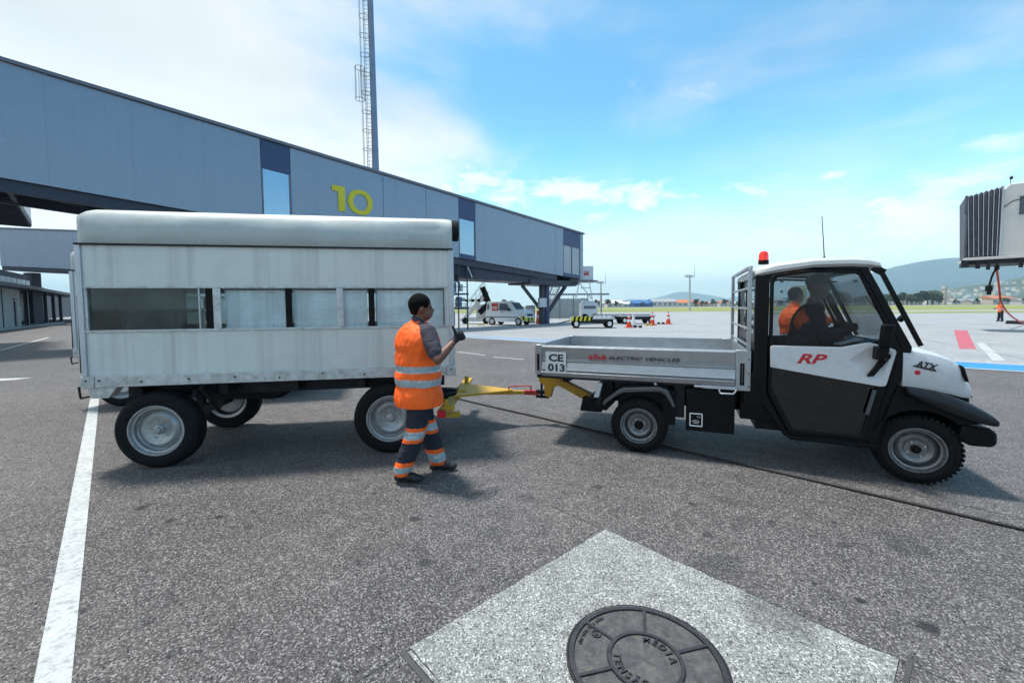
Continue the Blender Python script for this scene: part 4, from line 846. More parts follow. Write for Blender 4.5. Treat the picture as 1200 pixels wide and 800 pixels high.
# ------------------------------------------------------------------ people
def evaluated(o, name, m):
    dg = bpy.context.evaluated_depsgraph_get(); me = bpy.data.meshes.new_from_object(o.evaluated_get(dg)); me.name = name
    bpy.data.objects.remove(o)
    me.materials.clear()
    for x in (m if isinstance(m, (list, tuple)) else [m]): me.materials.append(M[x])
    for p in me.polygons: p.use_smooth = True
    return me
def fuse(name, balls, chains, m, voxel=.01, sm=4, parent=None, wr=0., wscale=(14, 14, 14), band=None, cut=()):
    """union of ellipsoids (c, (rx,ry,rz), rotz) and tapered limbs [(p, r), ...] -> one continuous skin"""
    bm = bmesh.new()
    def ell(c, r, rz=0., tilt=None):
        g_ = bmesh.ops.create_icosphere(bm, subdivisions=3, radius=1)['verts']
        mtx = Matrix.Translation(c) @ Matrix.Rotation(rz, 4, 'Z') @ (tilt if tilt else Matrix.Identity(4)) @ Matrix.Diagonal((*r, 1))
        bmesh.ops.transform(bm, matrix=mtx, verts=g_)
    for q in balls: ell(Vector(q[0]), q[1], q[2] if len(q) > 2 else 0., q[3] if len(q) > 3 else None)
    for ch in chains:
        for (p0, r0), (p1, r1) in zip(ch, ch[1:]):
            p0, p1 = Vector(p0), Vector(p1); k = max(2, int((p1 - p0).length / (min(r0, r1) * .45)))
            for i in range(k + 1):
                t = i / k; g_ = bmesh.ops.create_icosphere(bm, subdivisions=2, radius=r0 + (r1 - r0) * t)['verts']; bmesh.ops.translate(bm, verts=g_, vec=p0.lerp(p1, t))
    me = bpy.data.meshes.new('tmp'); bm.to_mesh(me); bm.free()
    o = bpy.data.objects.new('tmp', me); col.objects.link(o)
    md = o.modifiers.new('r', 'REMESH'); md.mode = 'VOXEL'; md.voxel_size = voxel
    s_ = o.modifiers.new('s', 'SMOOTH'); s_.iterations = sm; s_.factor = .5
    me = evaluated(o, name, m)
    if wr:
        me.update(); nrm = [v.normal.copy() for v in me.vertices]
        for v, n_ in zip(me.vertices, nrm):
            q = Vector((v.co.x * wscale[0], v.co.y * wscale[1], v.co.z * wscale[2]))
            a = noise.noise(q) ; a2 = 1 - abs(noise.noise(q * 1.7 + Vector((4, 1, 2)))) * 2
            v.co += n_ * wr * (a * .6 + a2 * .5)
    if cut:
        bm = bmesh.new(); bm.from_mesh(me)
        for co, no in cut: bmesh.ops.bisect_plane(bm, geom=bm.verts[:] + bm.edges[:] + bm.faces[:], plane_co=co, plane_no=no, clear_outer=True)
        bm.to_mesh(me); bm.free()
    if band:
        for p in me.polygons: p.material_index = band(p.center)
    o = bpy.data.objects.new(name, me); col.objects.link(o); o.parent = parent
    return o
def person(name, label, loc, rz, J, vest='hivis', sleeves='shirt', skin='skin', headgear='hair', legs=True, voxel=.012, group=None, bands=True, head_dir=0., tors_dir=0., hand='relaxed', gloves=True, hi_sleeve=False, scale=1.):
    P = thing(name, label, 'person', loc, rz, group); P.scale = (scale,) * 3
    V = lambda k: Vector(J[k])
    td = tors_dir; pel, chest, neck, head = V('pelvis'), V('chest'), V('neck'), V('head')
    # facing dir of head
    hd = Vector((math.cos(head_dir), math.sin(head_dir), 0)); hs_ = Vector((-hd.y, hd.x, 0))
    hm = head
    balls = [(hm + Vector((0, 0, .018)) - hd * .012, (.098, .078, .108), head_dir), (hm + hd * .028 - Vector((0, 0, .055)), (.062, .056, .066), head_dir), (hm + hd * .055 - Vector((0, 0, .085)), (.03, .034, .026), head_dir),
             (hm + hd * .098 - Vector((0, 0, .022)), (.018, .014, .022), head_dir), (hm + hd * .088 - Vector((0, 0, .064)), (.013, .026, .012), head_dir), (hm + hd * .080 + Vector((0, 0, .022)), (.012, .045, .010), head_dir)]
    for s_ in (1, -1): balls.append((hm + hs_ * .080 * s_ - hd * .004 - Vector((0, 0, .012)), (.018, .010, .032), head_dir))
    tcx = lambda a, b_: a
    balls += [(chest, (.125, .175, .19), td), (pel + Vector((0, 0, .04)), (.125, .165, .13), td), ((chest + pel) / 2, (.115, .15, .20), td)]
    ch = [[(neck - Vector((0, 0, .06)), .065), (hm - Vector((0, 0, .06)) - hd * .02, .052)]]
    for s_ in 'RL':
        sh, el, wr_ = V('sh' + s_), V('el' + s_), V('wr' + s_)
        ch.append([(sh, .054), (sh.lerp(el, .5), .050), (el, .046), (el.lerp(wr_, .25), .047), (el.lerp(wr_, .7), .036), (wr_, .029)])
        ch.append([(chest.lerp(sh, .5) + Vector((0, 0, .06)), .07), (sh, .052)])
        if legs:
            hp, kn, an = V('hip' + s_), V('kn' + s_), V('an' + s_)
            ch.append([(hp, .085), (hp.lerp(kn, .5), .075), (kn, .055), (kn.lerp(an, .3), .056), (an, .038)])
    body = fuse('body', balls, ch, skin, voxel, 5, P)
    # hair or cap
    if headgear == 'hair':
        fuse('hair', [(hm + Vector((0, 0, .034)) - hd * .022, (.104, .087, .104), head_dir), (hm - hd * .055 - Vector((0, 0, .015)), (.055, .070, .065), head_dir)], [], 'hair', voxel * .8, 3, P, wr=.002, wscale=(60, 60, 60),
             cut=[(hm + hd * .066, hd.lerp(Vector((0, 0, -1)), .25).normalized()), (hm - Vector((0, 0, .062)), Vector((0, 0, -1)))])
    else:
        o_ = fuse('cap', [(hm + Vector((0, 0, .046)) - hd * .012, (.110, .092, .088), head_dir), (hm + hd * .10 + Vector((0, 0, .045)), (.075, .070, .010), head_dir)], [], 'cap', voxel * .8, 2, P, cut=[(hm + Vector((0, 0, .022)), Vector((0, 0, -1)))])
    # eyes
    b = MB()
    for s_ in (1, -1):
        e = hm + hd * .082 + hs_ * .030 * s_ + Vector((0, 0, .004)); e = e - hd * .004; b.lathe([(0, -.009), (.008, -.006), (.010, 0), (.008, .006), (0, .009)], e, 10, 'z')
    b.build_each('eye', 'hair', P, smooth=60)
    # shirt sleeves + collar
    sl_ = []
    for s_ in 'RL':
        sh, el, wr_ = V('sh' + s_), V('el' + s_), V('wr' + s_)
        if hi_sleeve: sl_.append([(sh, .066), (sh.lerp(el, .6), .060), (el, .055), (wr_, .040)])
        else: sl_.append([(sh, .078), (sh.lerp(el, .55), .074), (sh.lerp(el, .76), .067)])
        sl_.append([(chest.lerp(sh, .45) + Vector((0, 0, .07)), .085), (sh, .070)])
    fuse('shirt', [(chest, (.135, .185, .195), td)], sl_ + [[(neck - Vector((0, 0, .05)), .078), (neck - Vector((0, 0, .0)), .066)]], sleeves, voxel * .9, 4, P, wr=.006, wscale=(16, 16, 22))
    # vest
    c0 = chest; hem = J['hem']
    zb = lambda c: 1 if (bands and (J['b1'][0] < c.z + .0 < J['b1'][1] or J['b2'][0] < c.z < J['b2'][1])) else 0
    k_ = 1
    fx = J.get('fat', 1.); vb = [(chest + Vector((0, 0, .0)), (.160 * fx, .205 * fx, .215), td), ((chest * .55 + pel * .45), (.165 * fx, .195 * fx, .26), td), (pel + Vector((0, 0, .02)), (.172 * fx, .202 * fx, .20), td), (pel + Vector((0, 0, -.17)), (.180 * fx, .208 * fx, .24), td)]
    vc = [[(neck - Vector((0, 0, .075)), .09), (neck - Vector((0, 0, .035)), .072)]]
    for s_ in 'RL': vc.append([(chest.lerp(V('sh' + s_), .35) + Vector((0, 0, .075)), .085), (V('sh' + s_).lerp(chest, .25) + Vector((0, 0, .02)), .066)])
    fuse('safety_vest', vb, vc, [vest, 'reflect'], voxel * .85, 4, P, wr=.013, wscale=(11, 11, 5.5), band=zb, cut=[(Vector((0, 0, hem)), Vector((0, 0, -1)))])
    if legs:
        tb_ = [(pel - Vector((0, 0, .02)), (.135, .160, .14), td)]; tc_ = []
        for s_ in 'RL':
            hp, kn, an = V('hip' + s_), V('kn' + s_), V('an' + s_)
            tc_.append([(hp, .110), (hp.lerp(kn, .5), .104), (kn, .090), (kn.lerp(an, .5), .086), (an + Vector((0, 0, .02)), .078)])
        lb = J.get('legbands')
        def zl(c):
            if not lb: return 0
            near = (c - V('anR')).xy.length < (c - V('anL')).xy.length if c.z < .35 else (c - V('knR')).xy.length < (c - V('knL')).xy.length
            for (o0, i0, i1, o1) in lb['R' if near else 'L']:
                if i0 < c.z < i1: return 2
                if o0 < c.z < o1: return 1
            return 0
        fuse('trousers', tb_, tc_, ['trousers', 'hivis', 'reflect'], voxel * .8, 3, P, wr=.013, wscale=(13, 13, 17), band=zl, cut=[(Vector((0, 0, .045)), Vector((0, 0, -1)))])
        for s_ in 'RL':
            an = V('an' + s_); d_ = Vector((math.cos(J['foot' + s_]), math.sin(J['foot' + s_]), 0)); r_ = J['foot' + s_]
            o_ = fuse('shoe', [(an + Vector((0, 0, -.03)) - d_ * .01, (.055, .042, .055), r_), (an + d_ * .07 - Vector((0, 0, .045)), (.085, .043, .045), r_), (an + d_ * .135 - Vector((0, 0, .055)), (.055, .045, .034), r_), (an - d_ * .035 - Vector((0, 0, .055)), (.045, .038, .035), r_)], [], 'boot', voxel * .8, 3, P, cut=[(Vector((0, 0, .003)), Vector((0, 0, -1)))])
    # hands
    for s_ in 'RL':
        el, wr_ = V('el' + s_), V('wr' + s_); d_ = (wr_ - el).normalized()
        side = Vector(J.get('palm' + s_, (0, 0, 1))); side = (side - d_ * side.dot(d_)).normalized(); o3 = d_.cross(side)
        ps = J.get('pose' + s_, 'relaxed')
        pc = wr_ + d_ * .055
        chs = [[(wr_ - d_ * .02, .030 if gloves else .024), (wr_ + d_ * .02, .030)]]
        # palm: slab across side
        for q in (-.028, -.009, .010, .028): chs.append([(wr_ + d_ * .02 + side * q * .6, .017), (wr_ + d_ * .085 + side * q, .0155)])
        L_ = [.062, .075, .080, .068]
        for i, q in enumerate((-.030, -.010, .010, .030)):
            k0 = wr_ + d_ * .088 + side * q; l_ = L_[i]
            if ps == 'thumb':      # curled fist
                p1 = k0 + o3 * .030 + d_ * .012; p2 = p1 + o3 * .016 - d_ * .030; p3 = p2 - o3 * .022 - d_ * .014
                chs.append([(k0, .0125), (p1, .0120), (p2, .0110), (p3, .010)])
            else:
                p1 = k0 + d_ * l_ * .45 + o3 * .010; p2 = p1 + d_ * l_ * .28 + o3 * .018; p3 = p2 + d_ * l_ * .15 + o3 * .020
                chs.append([(k0, .0105), (p1, .0100), (p2, .0090), (p3, .008)])
        t0 = wr_ + d_ * .035 + side * .026 + o3 * .008
        if ps == 'thumb': t1 = t0 + side * .040 + d_ * .016; t2 = t1 + side * .034 + d_ * .004; t3 = t2 + side * .022; chs.append([(t0, .017), (t1, .014), (t2, .012), (t3, .010)])
        else: t1 = t0 + side * .026 + d_ * .030 + o3 * .01; t2 = t1 + d_ * .030 + o3 * .012; chs.append([(t0, .015), (t1, .012), (t2, .0095)])
        fuse('glove' if gloves else 'hand', [], chs, 'glove' if gloves else skin, min(voxel * .45, .006), 2, P)
    return P

W0 = Vector((-.89, 3.93, 0))
def rel(d): return {k: (tuple(Vector(v) - W0) if isinstance(v, tuple) and len(v) == 3 and k[:4] != 'palm' else v) for k, v in d.items()}
worker = person('person', 'worker in an orange safety vest giving a thumbs up beside the near trailer', tuple(W0), 0, rel(dict(
    pelvis=(-.875, 3.94, .93), chest=(-.875, 3.93, 1.26), neck=(-.865, 3.93, 1.475), head=(-.828, 3.935, 1.592),
    shR=(-.745, 3.78, 1.37), elR=(-.640, 3.64, 1.15), wrR=(-.515, 3.80, 1.295),
    shL=(-.97, 4.07, 1.37), elL=(-.96, 4.24, 1.12), wrL=(-.90, 4.32, 1.00),
    hipR=(-.82, 3.87, .88), knR=(-.885, 3.83, .47), anR=(-1.01, 3.82, .10), hipL=(-.92, 4.00, .88), knL=(-.83, 4.06, .48), anL=(-.735, 4.085, .10),
    footR=R(-4), footL=R(8), palmR=(-.10, -.1, 1.), poseR='thumb', palmL=(0, 0, 1), hem=.70, fat=1.2, b1=(.885, .955), b2=(1.015, 1.075),
    legbands={'R': [(.385, .415, .485, .52), (.075, .105, .165, .205)], 'L': [(.40, .43, .50, .53), (.08, .115, .20, .24)]})),
    tors_dir=R(38), head_dir=R(12), voxel=.0105)
# driver, sitting in the near seat
TL = Matrix.Translation((1.366, 4.572, 0)) @ Matrix.Rotation(R(-22), 4, 'Z')
def at_truck(s_, t_, z_=0): v = TL @ Vector((s_, t_, z_)); return tuple(v)
drv = person('person', 'driver in dark cap and orange vest seated inside the truck cab', at_truck(1.60, .43, 0), -22, dict(
    pelvis=(-.06, 0, .95), chest=(.0, 0, 1.36), neck=(.07, 0, 1.62), head=(.10, -.02, 1.775),
    shR=(.04, -.17, 1.53), elR=(.12, -.20, 1.27), wrR=(.26, -.12, 1.33), shL=(.04, .17, 1.53), elL=(.12, .20, 1.27), wrL=(.26, .12, 1.33),
    hipR=(.0, -.09, .92), knR=(.36, -.10, .90), anR=(.42, -.10, .52), hipL=(.0, .09, .92), knL=(.36, .10, .90), anL=(.42, .10, .52), footR=0, footL=0, hem=.88, fat=.82, b1=(1.0, 1.05), b2=(1.12, 1.17)),
    headgear='cap', voxel=.016, hi_sleeve=True, sleeves='trousers', vest='trousers', head_dir=R(10))
fuse('orange_chest_panel', [((.02, -.11, 1.42), (.15, .06, .15), 0)], [], 'hivis', .016, 3, drv, wr=.006)
helper = person('person', 'worker in orange sleeves reaching forward, seen beyond the truck through its cab windows', (4.33, 6.55, 0), -6, dict(
    pelvis=(.02, 0, .98), chest=(-.03, 0, 1.34), neck=(.0, 0, 1.60), head=(.03, 0, 1.73),
    shR=(.02, -.18, 1.48), elR=(.28, -.17, 1.40), wrR=(.52, -.12, 1.34), shL=(.0, .18, 1.48), elL=(.20, .20, 1.30), wrL=(.42, .14, 1.30),
    hipR=(.02, -.09, .92), knR=(.05, -.10, .50), anR=(.0, -.10, .10), hipL=(.02, .09, .92), knL=(.06, .10, .50), anL=(.04, .10, .10), footR=0, footL=0, hem=.80, b1=(.95, 1.0), b2=(1.1, 1.15)),
    voxel=.018, hi_sleeve=True, sleeves='hivis')
far_worker = person('person', 'small distant worker in an orange vest holding the red hose under the boarding bridge cab', (41.0, 35.8, 0), 160, dict(
    pelvis=(0, 0, .95), chest=(0, 0, 1.28), neck=(0, 0, 1.48), head=(.02, 0, 1.62),
    shR=(0, -.19, 1.40), elR=(.05, -.30, 1.18), wrR=(.20, -.22, 1.12), shL=(0, .19, 1.40), elL=(.08, .32, 1.25), wrL=(.22, .22, 1.40),
    hipR=(0, -.10, .90), knR=(0, -.16, .48), anR=(0, -.22, .10), hipL=(0, .10, .90), knL=(0, .16, .48), anL=(0, .22, .10), footR=0, footL=0, hem=.82, b1=(.95, 1.0), b2=(1.1, 1.15)),
    voxel=.022, hi_sleeve=True, sleeves='hivis', headgear='cap')

# ------------------------------------------------------------------ fixed boarding walkway with the number
JL = 35.2
def zbot(x): return 6.30 - (6.30 - 4.06) * x / JL
def ztop(x): return 10.36 - (10.36 - 8.20) * x / JL
jw = thing('boarding_walkway', 'long grey blue raised boarding walkway carrying a big yellow number', 'building', (-18.2, 15.2, 0), 45)
def jpoly(x0, x1, a=0., b=0., y=0, y1=.12):
    m = MB(); m.hexa([(x0, y, zbot(x0) + a), (x1, y, zbot(x1) + a), (x1, y1, zbot(x1) + a), (x0, y1, zbot(x0) + a)], [(x0, y, ztop(x0) - b), (x1, y, ztop(x1) - b), (x1, y1, ztop(x1) - b), (x0, y1, ztop(x0) - b)]); return m
for x0, x1 in ((-9, 8.50), (9.86, 14.98), (15.0, 17.98), (18.0, 20.62), (22.14, 31.1), (31.12, 32.2), (34.75, JL)): jpoly(x0, x1).build('wall_panel', 'jetway_panel', jw, bevel=.01)
for x0, x1 in ((8.52, 9.84), (20.64, 22.12), (32.22, 34.73)):
    m = MB(); m.hexa([(x0, .01, ztop(x0) - 1.38), (x1, .01, ztop(x1) - 1.38), (x1, .1, ztop(x1) - 1.38), (x0, .1, ztop(x0) - 1.38)], [(x0, .01, ztop(x0)), (x1, .01, ztop(x1)), (x1, .1, ztop(x1)), (x0, .1, ztop(x0))]); m.build('blue_panel', 'jetway_blue', jw)
    m = MB(); m.hexa([(x0, .01, zbot(x0)), (x1, .01, zbot(x1)), (x1, .1, zbot(x1)), (x0, .1, zbot(x0))], [(x0, .01, zbot(x0) + .32), (x1, .01, zbot(x1) + .32), (x1, .1, zbot(x1) + .32), (x0, .1, zbot(x0) + .32)]); m.build('blue_panel', 'jetway_blue', jw)
    n_ = 2 if x1 - x0 > 2 else 1
    for k in range(n_):
        a_ = x0 + (x1 - x0) * k / n_; c_ = x0 + (x1 - x0) * (k + 1) / n_
        m = MB(); m.hexa([(a_ + .04, .05, zbot(a_) + .33), (c_ - .04, .05, zbot(c_) + .33), (c_ - .04, .07, zbot(c_) + .33), (a_ + .04, .07, zbot(a_) + .33)], [(a_ + .04, .05, ztop(a_) - 1.39), (c_ - .04, .05, ztop(c_) - 1.39), (c_ - .04, .07, ztop(c_) - 1.39), (a_ + .04, .07, ztop(a_) - 1.39)]); m.build('window', 'glass_frost' if n_ == 2 else 'glass_jetway', jw)
    m = MB()
    for xx in ([x0 + .02, (x0 + x1) / 2, x1 - .02] if n_ == 2 else [x0 + .02, x1 - .02]): m.box(xx - .035, xx + .035, -.01, .06, zbot(xx) + .3, ztop(xx) - 1.37)
    m.build_each('window_mullion', 'jetway_trim', jw)
m = MB()
for k in range(16):
    x_ = -8.2 + 2.4 * k
    if any(a_ - .3 < x_ < c_ + .3 for a_, c_ in ((8.5, 9.9), (20.6, 22.1), (32.2, 34.8), (11.6, 14.5))): continue
    m.box(x_, x_ + .007, -.002, .02, zbot(x_) + .03, ztop(x_) - .03)
m.build_each('panel_seam', 'jetway_trim', jw)
m = MB(); m.hexa([(-9.1, -.12, ztop(-9.1) + .002), (JL + .1, -.12, ztop(JL) + .002), (JL + .1, 3.3, ztop(JL) + .002), (-9.1, 3.3, ztop(-9.1) + .002)], [(-9.1, -.12, ztop(-9.1) + .16), (JL + .1, -.12, ztop(JL) + .16), (JL + .1, 3.3, ztop(JL) + .16), (-9.1, 3.3, ztop(-9.1) + .16)]); m.build('roof', 'jetway_trim', jw, bevel=.02)
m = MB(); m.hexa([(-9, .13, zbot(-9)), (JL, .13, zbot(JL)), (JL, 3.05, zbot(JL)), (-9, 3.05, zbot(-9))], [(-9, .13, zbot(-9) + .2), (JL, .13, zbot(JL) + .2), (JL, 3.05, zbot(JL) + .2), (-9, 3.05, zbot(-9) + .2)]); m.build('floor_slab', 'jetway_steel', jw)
jpoly(-9, JL, y=3.06, y1=3.18).build('back_wall', 'jetway_panel', jw)
m = MB(); m.box(JL - .12, JL - .001, .13, 3.05, zbot(JL) + .21, ztop(JL) - .01); m.build('end_wall', 'jetway_panel', jw)
# underside: edge beams, trusses
def under(x, d): return zbot(x) - d
for y_ in (.15, 2.75):
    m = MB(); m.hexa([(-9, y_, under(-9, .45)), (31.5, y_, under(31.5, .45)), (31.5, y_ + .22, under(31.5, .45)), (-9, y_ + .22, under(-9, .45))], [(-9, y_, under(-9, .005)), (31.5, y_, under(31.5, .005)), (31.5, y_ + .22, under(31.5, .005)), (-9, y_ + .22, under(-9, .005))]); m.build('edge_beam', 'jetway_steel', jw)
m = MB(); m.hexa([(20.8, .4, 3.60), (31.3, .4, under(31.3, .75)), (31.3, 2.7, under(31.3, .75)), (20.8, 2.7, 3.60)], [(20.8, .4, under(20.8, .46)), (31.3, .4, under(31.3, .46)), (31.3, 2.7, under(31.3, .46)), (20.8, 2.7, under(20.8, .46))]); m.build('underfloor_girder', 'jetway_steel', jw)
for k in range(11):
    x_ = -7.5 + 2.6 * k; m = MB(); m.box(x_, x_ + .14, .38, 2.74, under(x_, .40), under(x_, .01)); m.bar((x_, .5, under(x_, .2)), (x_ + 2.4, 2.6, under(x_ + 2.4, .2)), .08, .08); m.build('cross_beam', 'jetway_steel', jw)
# number
gx, gz = 11.88, 6.93
m = MB(); m.prism([(.38, 0), (.76, 0), (.76, 1.36), (.04, 1.36), (.04, 1.07), (.38, 1.03)], -.06, -.001); o_ = m.build('number_one', 'yellow_sign', jw, bevel=.01, loc=(gx, 0, gz))
m = MB(); no = 40
ou = [(.74 * math.cos(2 * math.pi * i / no) * (abs(math.cos(2 * math.pi * i / no)) ** -.12 if abs(math.cos(2 * math.pi * i / no)) > .1 else 1), .70 * math.sin(2 * math.pi * i / no)) for i in range(no)]
inn = [(.43 * math.cos(2 * math.pi * i / no), .46 * math.sin(2 * math.pi * i / no)) for i in range(no)]
m.prism(ou, -.06, -.001, [inn]); m.build('number_zero', 'yellow_sign', jw, bevel=.01, loc=(gx + 1.66, 0, gz + .66))
# end column with its V braces
m = MB(); m.box(31.3, 31.75, 1.2, 1.65, 0, under(31.5, .75)); m.build('column', 'column_blue', jw, bevel=.02)
m = MB(); m.box(30.75, 31.10, 1.2, 1.6, 0, under(31, .75)); m.build('column', 'jetway_steel', jw, bevel=.02)
m = MB(); m.box(28.2, 34.6, .3, 2.9, under(31, .90), under(31, .46)); m.build('head_beam', 'jetway_steel', jw)
m = MB(); m.bar((28.4, 1.4, 3.35), (31.1, 1.4, 1.0), .22, .22); m.build('brace', 'jetway_steel', jw)
m = MB(); m.bar((34.3, 1.4, 3.45), (31.6, 1.4, .9), .26, .26); m.build('brace', 'jetway_steel', jw)
m = MB(); m.box(30.1, 31.0, .9, 1.15, 1.5, 2.3); m.build('cabinet', 'light_steel', jw, bevel=.02)
m = MB(); m.box(33.6, 34.9, .3, 2.9, under(34.5, .55), under(34.5, .0) - .005); m.build('end_bracket', 'jetway_steel', jw)
# stairs at the end
stt = MB()
for y_ in (2.0, 2.9):
    stt.bar((34.2, y_, 3.4), (31.8, y_, .1), .06, .2); stt.bar((34.2, y_, 4.2), (31.8, y_, 1.0), .04, .04); stt.bar((34.2, y_, 3.8), (31.8, y_, .6), .03, .03)
for k in range(14): x_ = 31.9 + 2.3 * k / 14; stt.box(x_, x_ + .25, 2.03, 2.87, .15 + 3.2 * k / 14, .18 + 3.2 * k / 14)
stt.build('stairs', 'light_steel', jw)
# middle support behind the trailer: column with platforms and pipes
m = MB(); m.box(19.6, 20.2, 1.1, 1.8, 0, under(20, .46)); m.build('column', 'jetway_steel', jw, bevel=.02)
m = MB(); m.box(19.9, 21.6, .2, 2.4, 2.45, 2.56); m.box(19.9, 21.6, .2, 2.4, 1.42, 1.55)
for x_, y_ in ((19.95, .25), (21.5, .25), (21.5, 2.3), (20.7, .25)): m.cyl((x_, y_, .0), (x_, y_, 4.8), .05, .05, 8)
for z_ in (1.8, 2.1, 3.0, 3.4): m.bar((19.95, .22, z_), (21.5, .22, z_), .04, .04)
for k in range(10): m.bar((20.0 + .15 * k, .2, 1.55), (20.08 + .15 * k, .2, 1.64), .03, .05)
m.build('service_platform', 'jetway_steel', jw)
rq = random.Random(3)
for k in range(16):
    x_ = rq.uniform(19.9, 21.5); y_ = rq.uniform(.3, 2.0); z_ = rq.uniform(1.6, 4.4)
    m = MB()
    if k % 2: m.box(x_ - .15, x_ + .15, y_, y_ + .3, z_, z_ + rq.uniform(.2, .5))
    else: m.tube([(x_, y_, z_ - .6), (x_, y_, z_), (x_ + rq.uniform(-.5, .5), y_, z_ + .1), (x_ + .1, y_ + .2, z_ + .7)], .04)
    m.build('machinery_unit' if k % 2 else 'pipe', ['jetway_steel', 'light_steel', 'jetway_steel', 'jetway_trim'][k % 4], jw)
m = MB(); m.hexa([(19.0, .4, 3.9), (22.3, .4, 3.75), (22.3, 2.6, 3.75), (19.0, 2.6, 3.9)], [(19.0, .4, under(19, .46)), (22.3, .4, under(22.3, .46)), (22.3, 2.6, under(22.3, .46)), (19.0, 2.6, under(19, .46))]); m.build('bearing_housing', 'jetway_steel', jw)
for x_, z0, z1, r_ in ((20.3, .25, 1.3, .28), (21.0, 1.6, 2.3, .22), (20.5, 2.6, 3.3, .25), (21.2, 2.7, 3.2, .15)):
    m = MB(); m.cyl((x_, .6, z0), (x_, .6, z1), r_, r_, 16); m.build('tank', 'lift_blue' if r_ > .2 else 'light_steel', jw, smooth=40) if False else m.build('tank', 'tile_blue_clear' if r_ > .2 else 'light_steel', jw, smooth=40)
m = MB(); m.bar((21.5, .3, 4.6), (22.0, .3, 3.7), .07, .07); m.build('strut', 'light_steel', jw)
m = MB()
for k in range(3): m.cyl((-18 + 0, 0, 0), (-18, 0, 0.01), .01, .01, 4)
# left end: support column
m = MB(); m.box(-1.4, -.5, 1.0, 2.0, 0, under(-1, .45)); m.build('column', 'jetway_steel', jw)
m = MB(); m.cyl((6.9, 1.4, ztop(7) + .16), (6.9, 1.4, ztop(7) + .55), .02, .02, 6); m.cyl((6.75, 1.4, ztop(7) + .55), (7.05, 1.4, ztop(7) + .62), .02, .02, 6); m.build('roof_antenna', 'jetway_steel', jw)

# connecting corridor behind, with dark ribbed soffit
ck = thing('terminal_corridor', 'dark ribbed soffit and wall of the corridor joining the walkway to the terminal', 'building', (-19.6, 17.1, 0), 135)
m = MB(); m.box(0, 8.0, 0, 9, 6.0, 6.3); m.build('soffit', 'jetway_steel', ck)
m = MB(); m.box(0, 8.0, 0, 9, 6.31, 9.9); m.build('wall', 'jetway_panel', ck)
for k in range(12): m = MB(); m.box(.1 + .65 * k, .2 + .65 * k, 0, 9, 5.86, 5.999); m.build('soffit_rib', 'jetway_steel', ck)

# second walkway seen farther back
j2 = thing('boarding_walkway', 'plain distant boarding walkway behind the trailers, under the corridor soffit', 'building', (-53.5, 45, 0), -3)
m = MB(); m.hexa([(0, 0, 6.25), (30, 0, 4.6), (30, 3, 4.6), (0, 3, 6.25)], [(0, 0, 10.1), (30, 0, 8.6), (30, 3, 8.6), (0, 3, 10.1)]); m.build('wall', 'jetway_panel', j2)
m = MB(); m.hexa([(-.2, -.1, 10.102), (30, -.1, 8.602), (30, 3.1, 8.602), (-.2, 3.1, 10.102)], [(-.2, -.1, 10.25), (30, -.1, 8.75), (30, 3.1, 8.75), (-.2, 3.1, 10.25)]); m.build('roof', 'jetway_trim', j2)
m = MB(); m.hexa([(0, .1, 5.8), (30, .1, 4.1), (30, 2.9, 4.1), (0, 2.9, 5.8)], [(0, .1, 6.24), (30, .1, 4.59), (30, 2.9, 4.59), (0, 2.9, 6.24)]); m.build('edge_beam', 'jetway_steel', j2)
for x_ in (1.2, 9.5): m = MB(); m.box(x_, x_ + .9, 1, 1.9, 0, 5.6); m.build('column', 'jetway_steel', j2)
m = MB(); m.hexa([(3, 6, 4.4), (8, 6, 4.1), (8, 9, 4.1), (3, 9, 4.4)], [(3, 6, 6.0), (8, 6, 5.8), (8, 9, 5.8), (3, 9, 6.0)]); m.build('lower_panel', 'jetway_panel', j2)

# terminal building on the left with canopy and baggage area
tm = thing('terminal_building', 'low terminal wing with grey wall, strip windows and dark sloping canopy', 'building', (-38.6, 31.0, 0), 128)
m = MB(); m.box(-8, 10.2, 0, 8, .12, 3.45); m.build('wall', 'concrete_wall', tm)
m = MB(); m.box(-8, 12.5, -1.2, 8, 3.47, 3.75); m.build('canopy_edge', 'jetway_steel', tm)
m = MB()
for k in range(14): m.box(-8 + 1.45 * k, -6.85 + 1.45 * k, -.35, -.2, 3.8, 4.35)
m.build_each('strip_window', 'white_paint', tm)
m = MB(); m.box(-8, 12.4, -.15, 8, 3.76, 4.9); m.build('upper_wall', 'jetway_steel', tm)
m = MB(); m.box(8.2, 8.6, -.1, -.002, .2, 2.4); m.build('door', 'jetway_steel', tm)
m = MB(); m.box(5.0, 5.05, -.06, -.002, .2, 3.4); m.box(1.0, 1.05, -.06, -.002, .2, 3.4); m.box(7.9, 8.9, -.14, -.002, 2.5, 2.6); m.build_each('wall_pipe', 'jetway_steel', tm)
for k in range(6):
    m = MB(); m.box(12 + 4.0 * k, 12.3 + 4.0 * k, .6, .9, .12, 3.6); m.build('column', 'jetway_steel', tm)
m = MB(); m.hexa([(11, -1, 3.45), (60, -1, 3.2), (60, 9, 4.2), (11, 9, 4.6)], [(11, -1, 3.75), (60, -1, 3.45), (60, 9, 4.45), (11, 9, 4.85)]); m.build('canopy', 'jetway_steel', tm)
m = MB(); m.box(10.3, 95, 7.5, 8, .1, 4.2); m.build('back_wall', 'jetway_steel', tm)
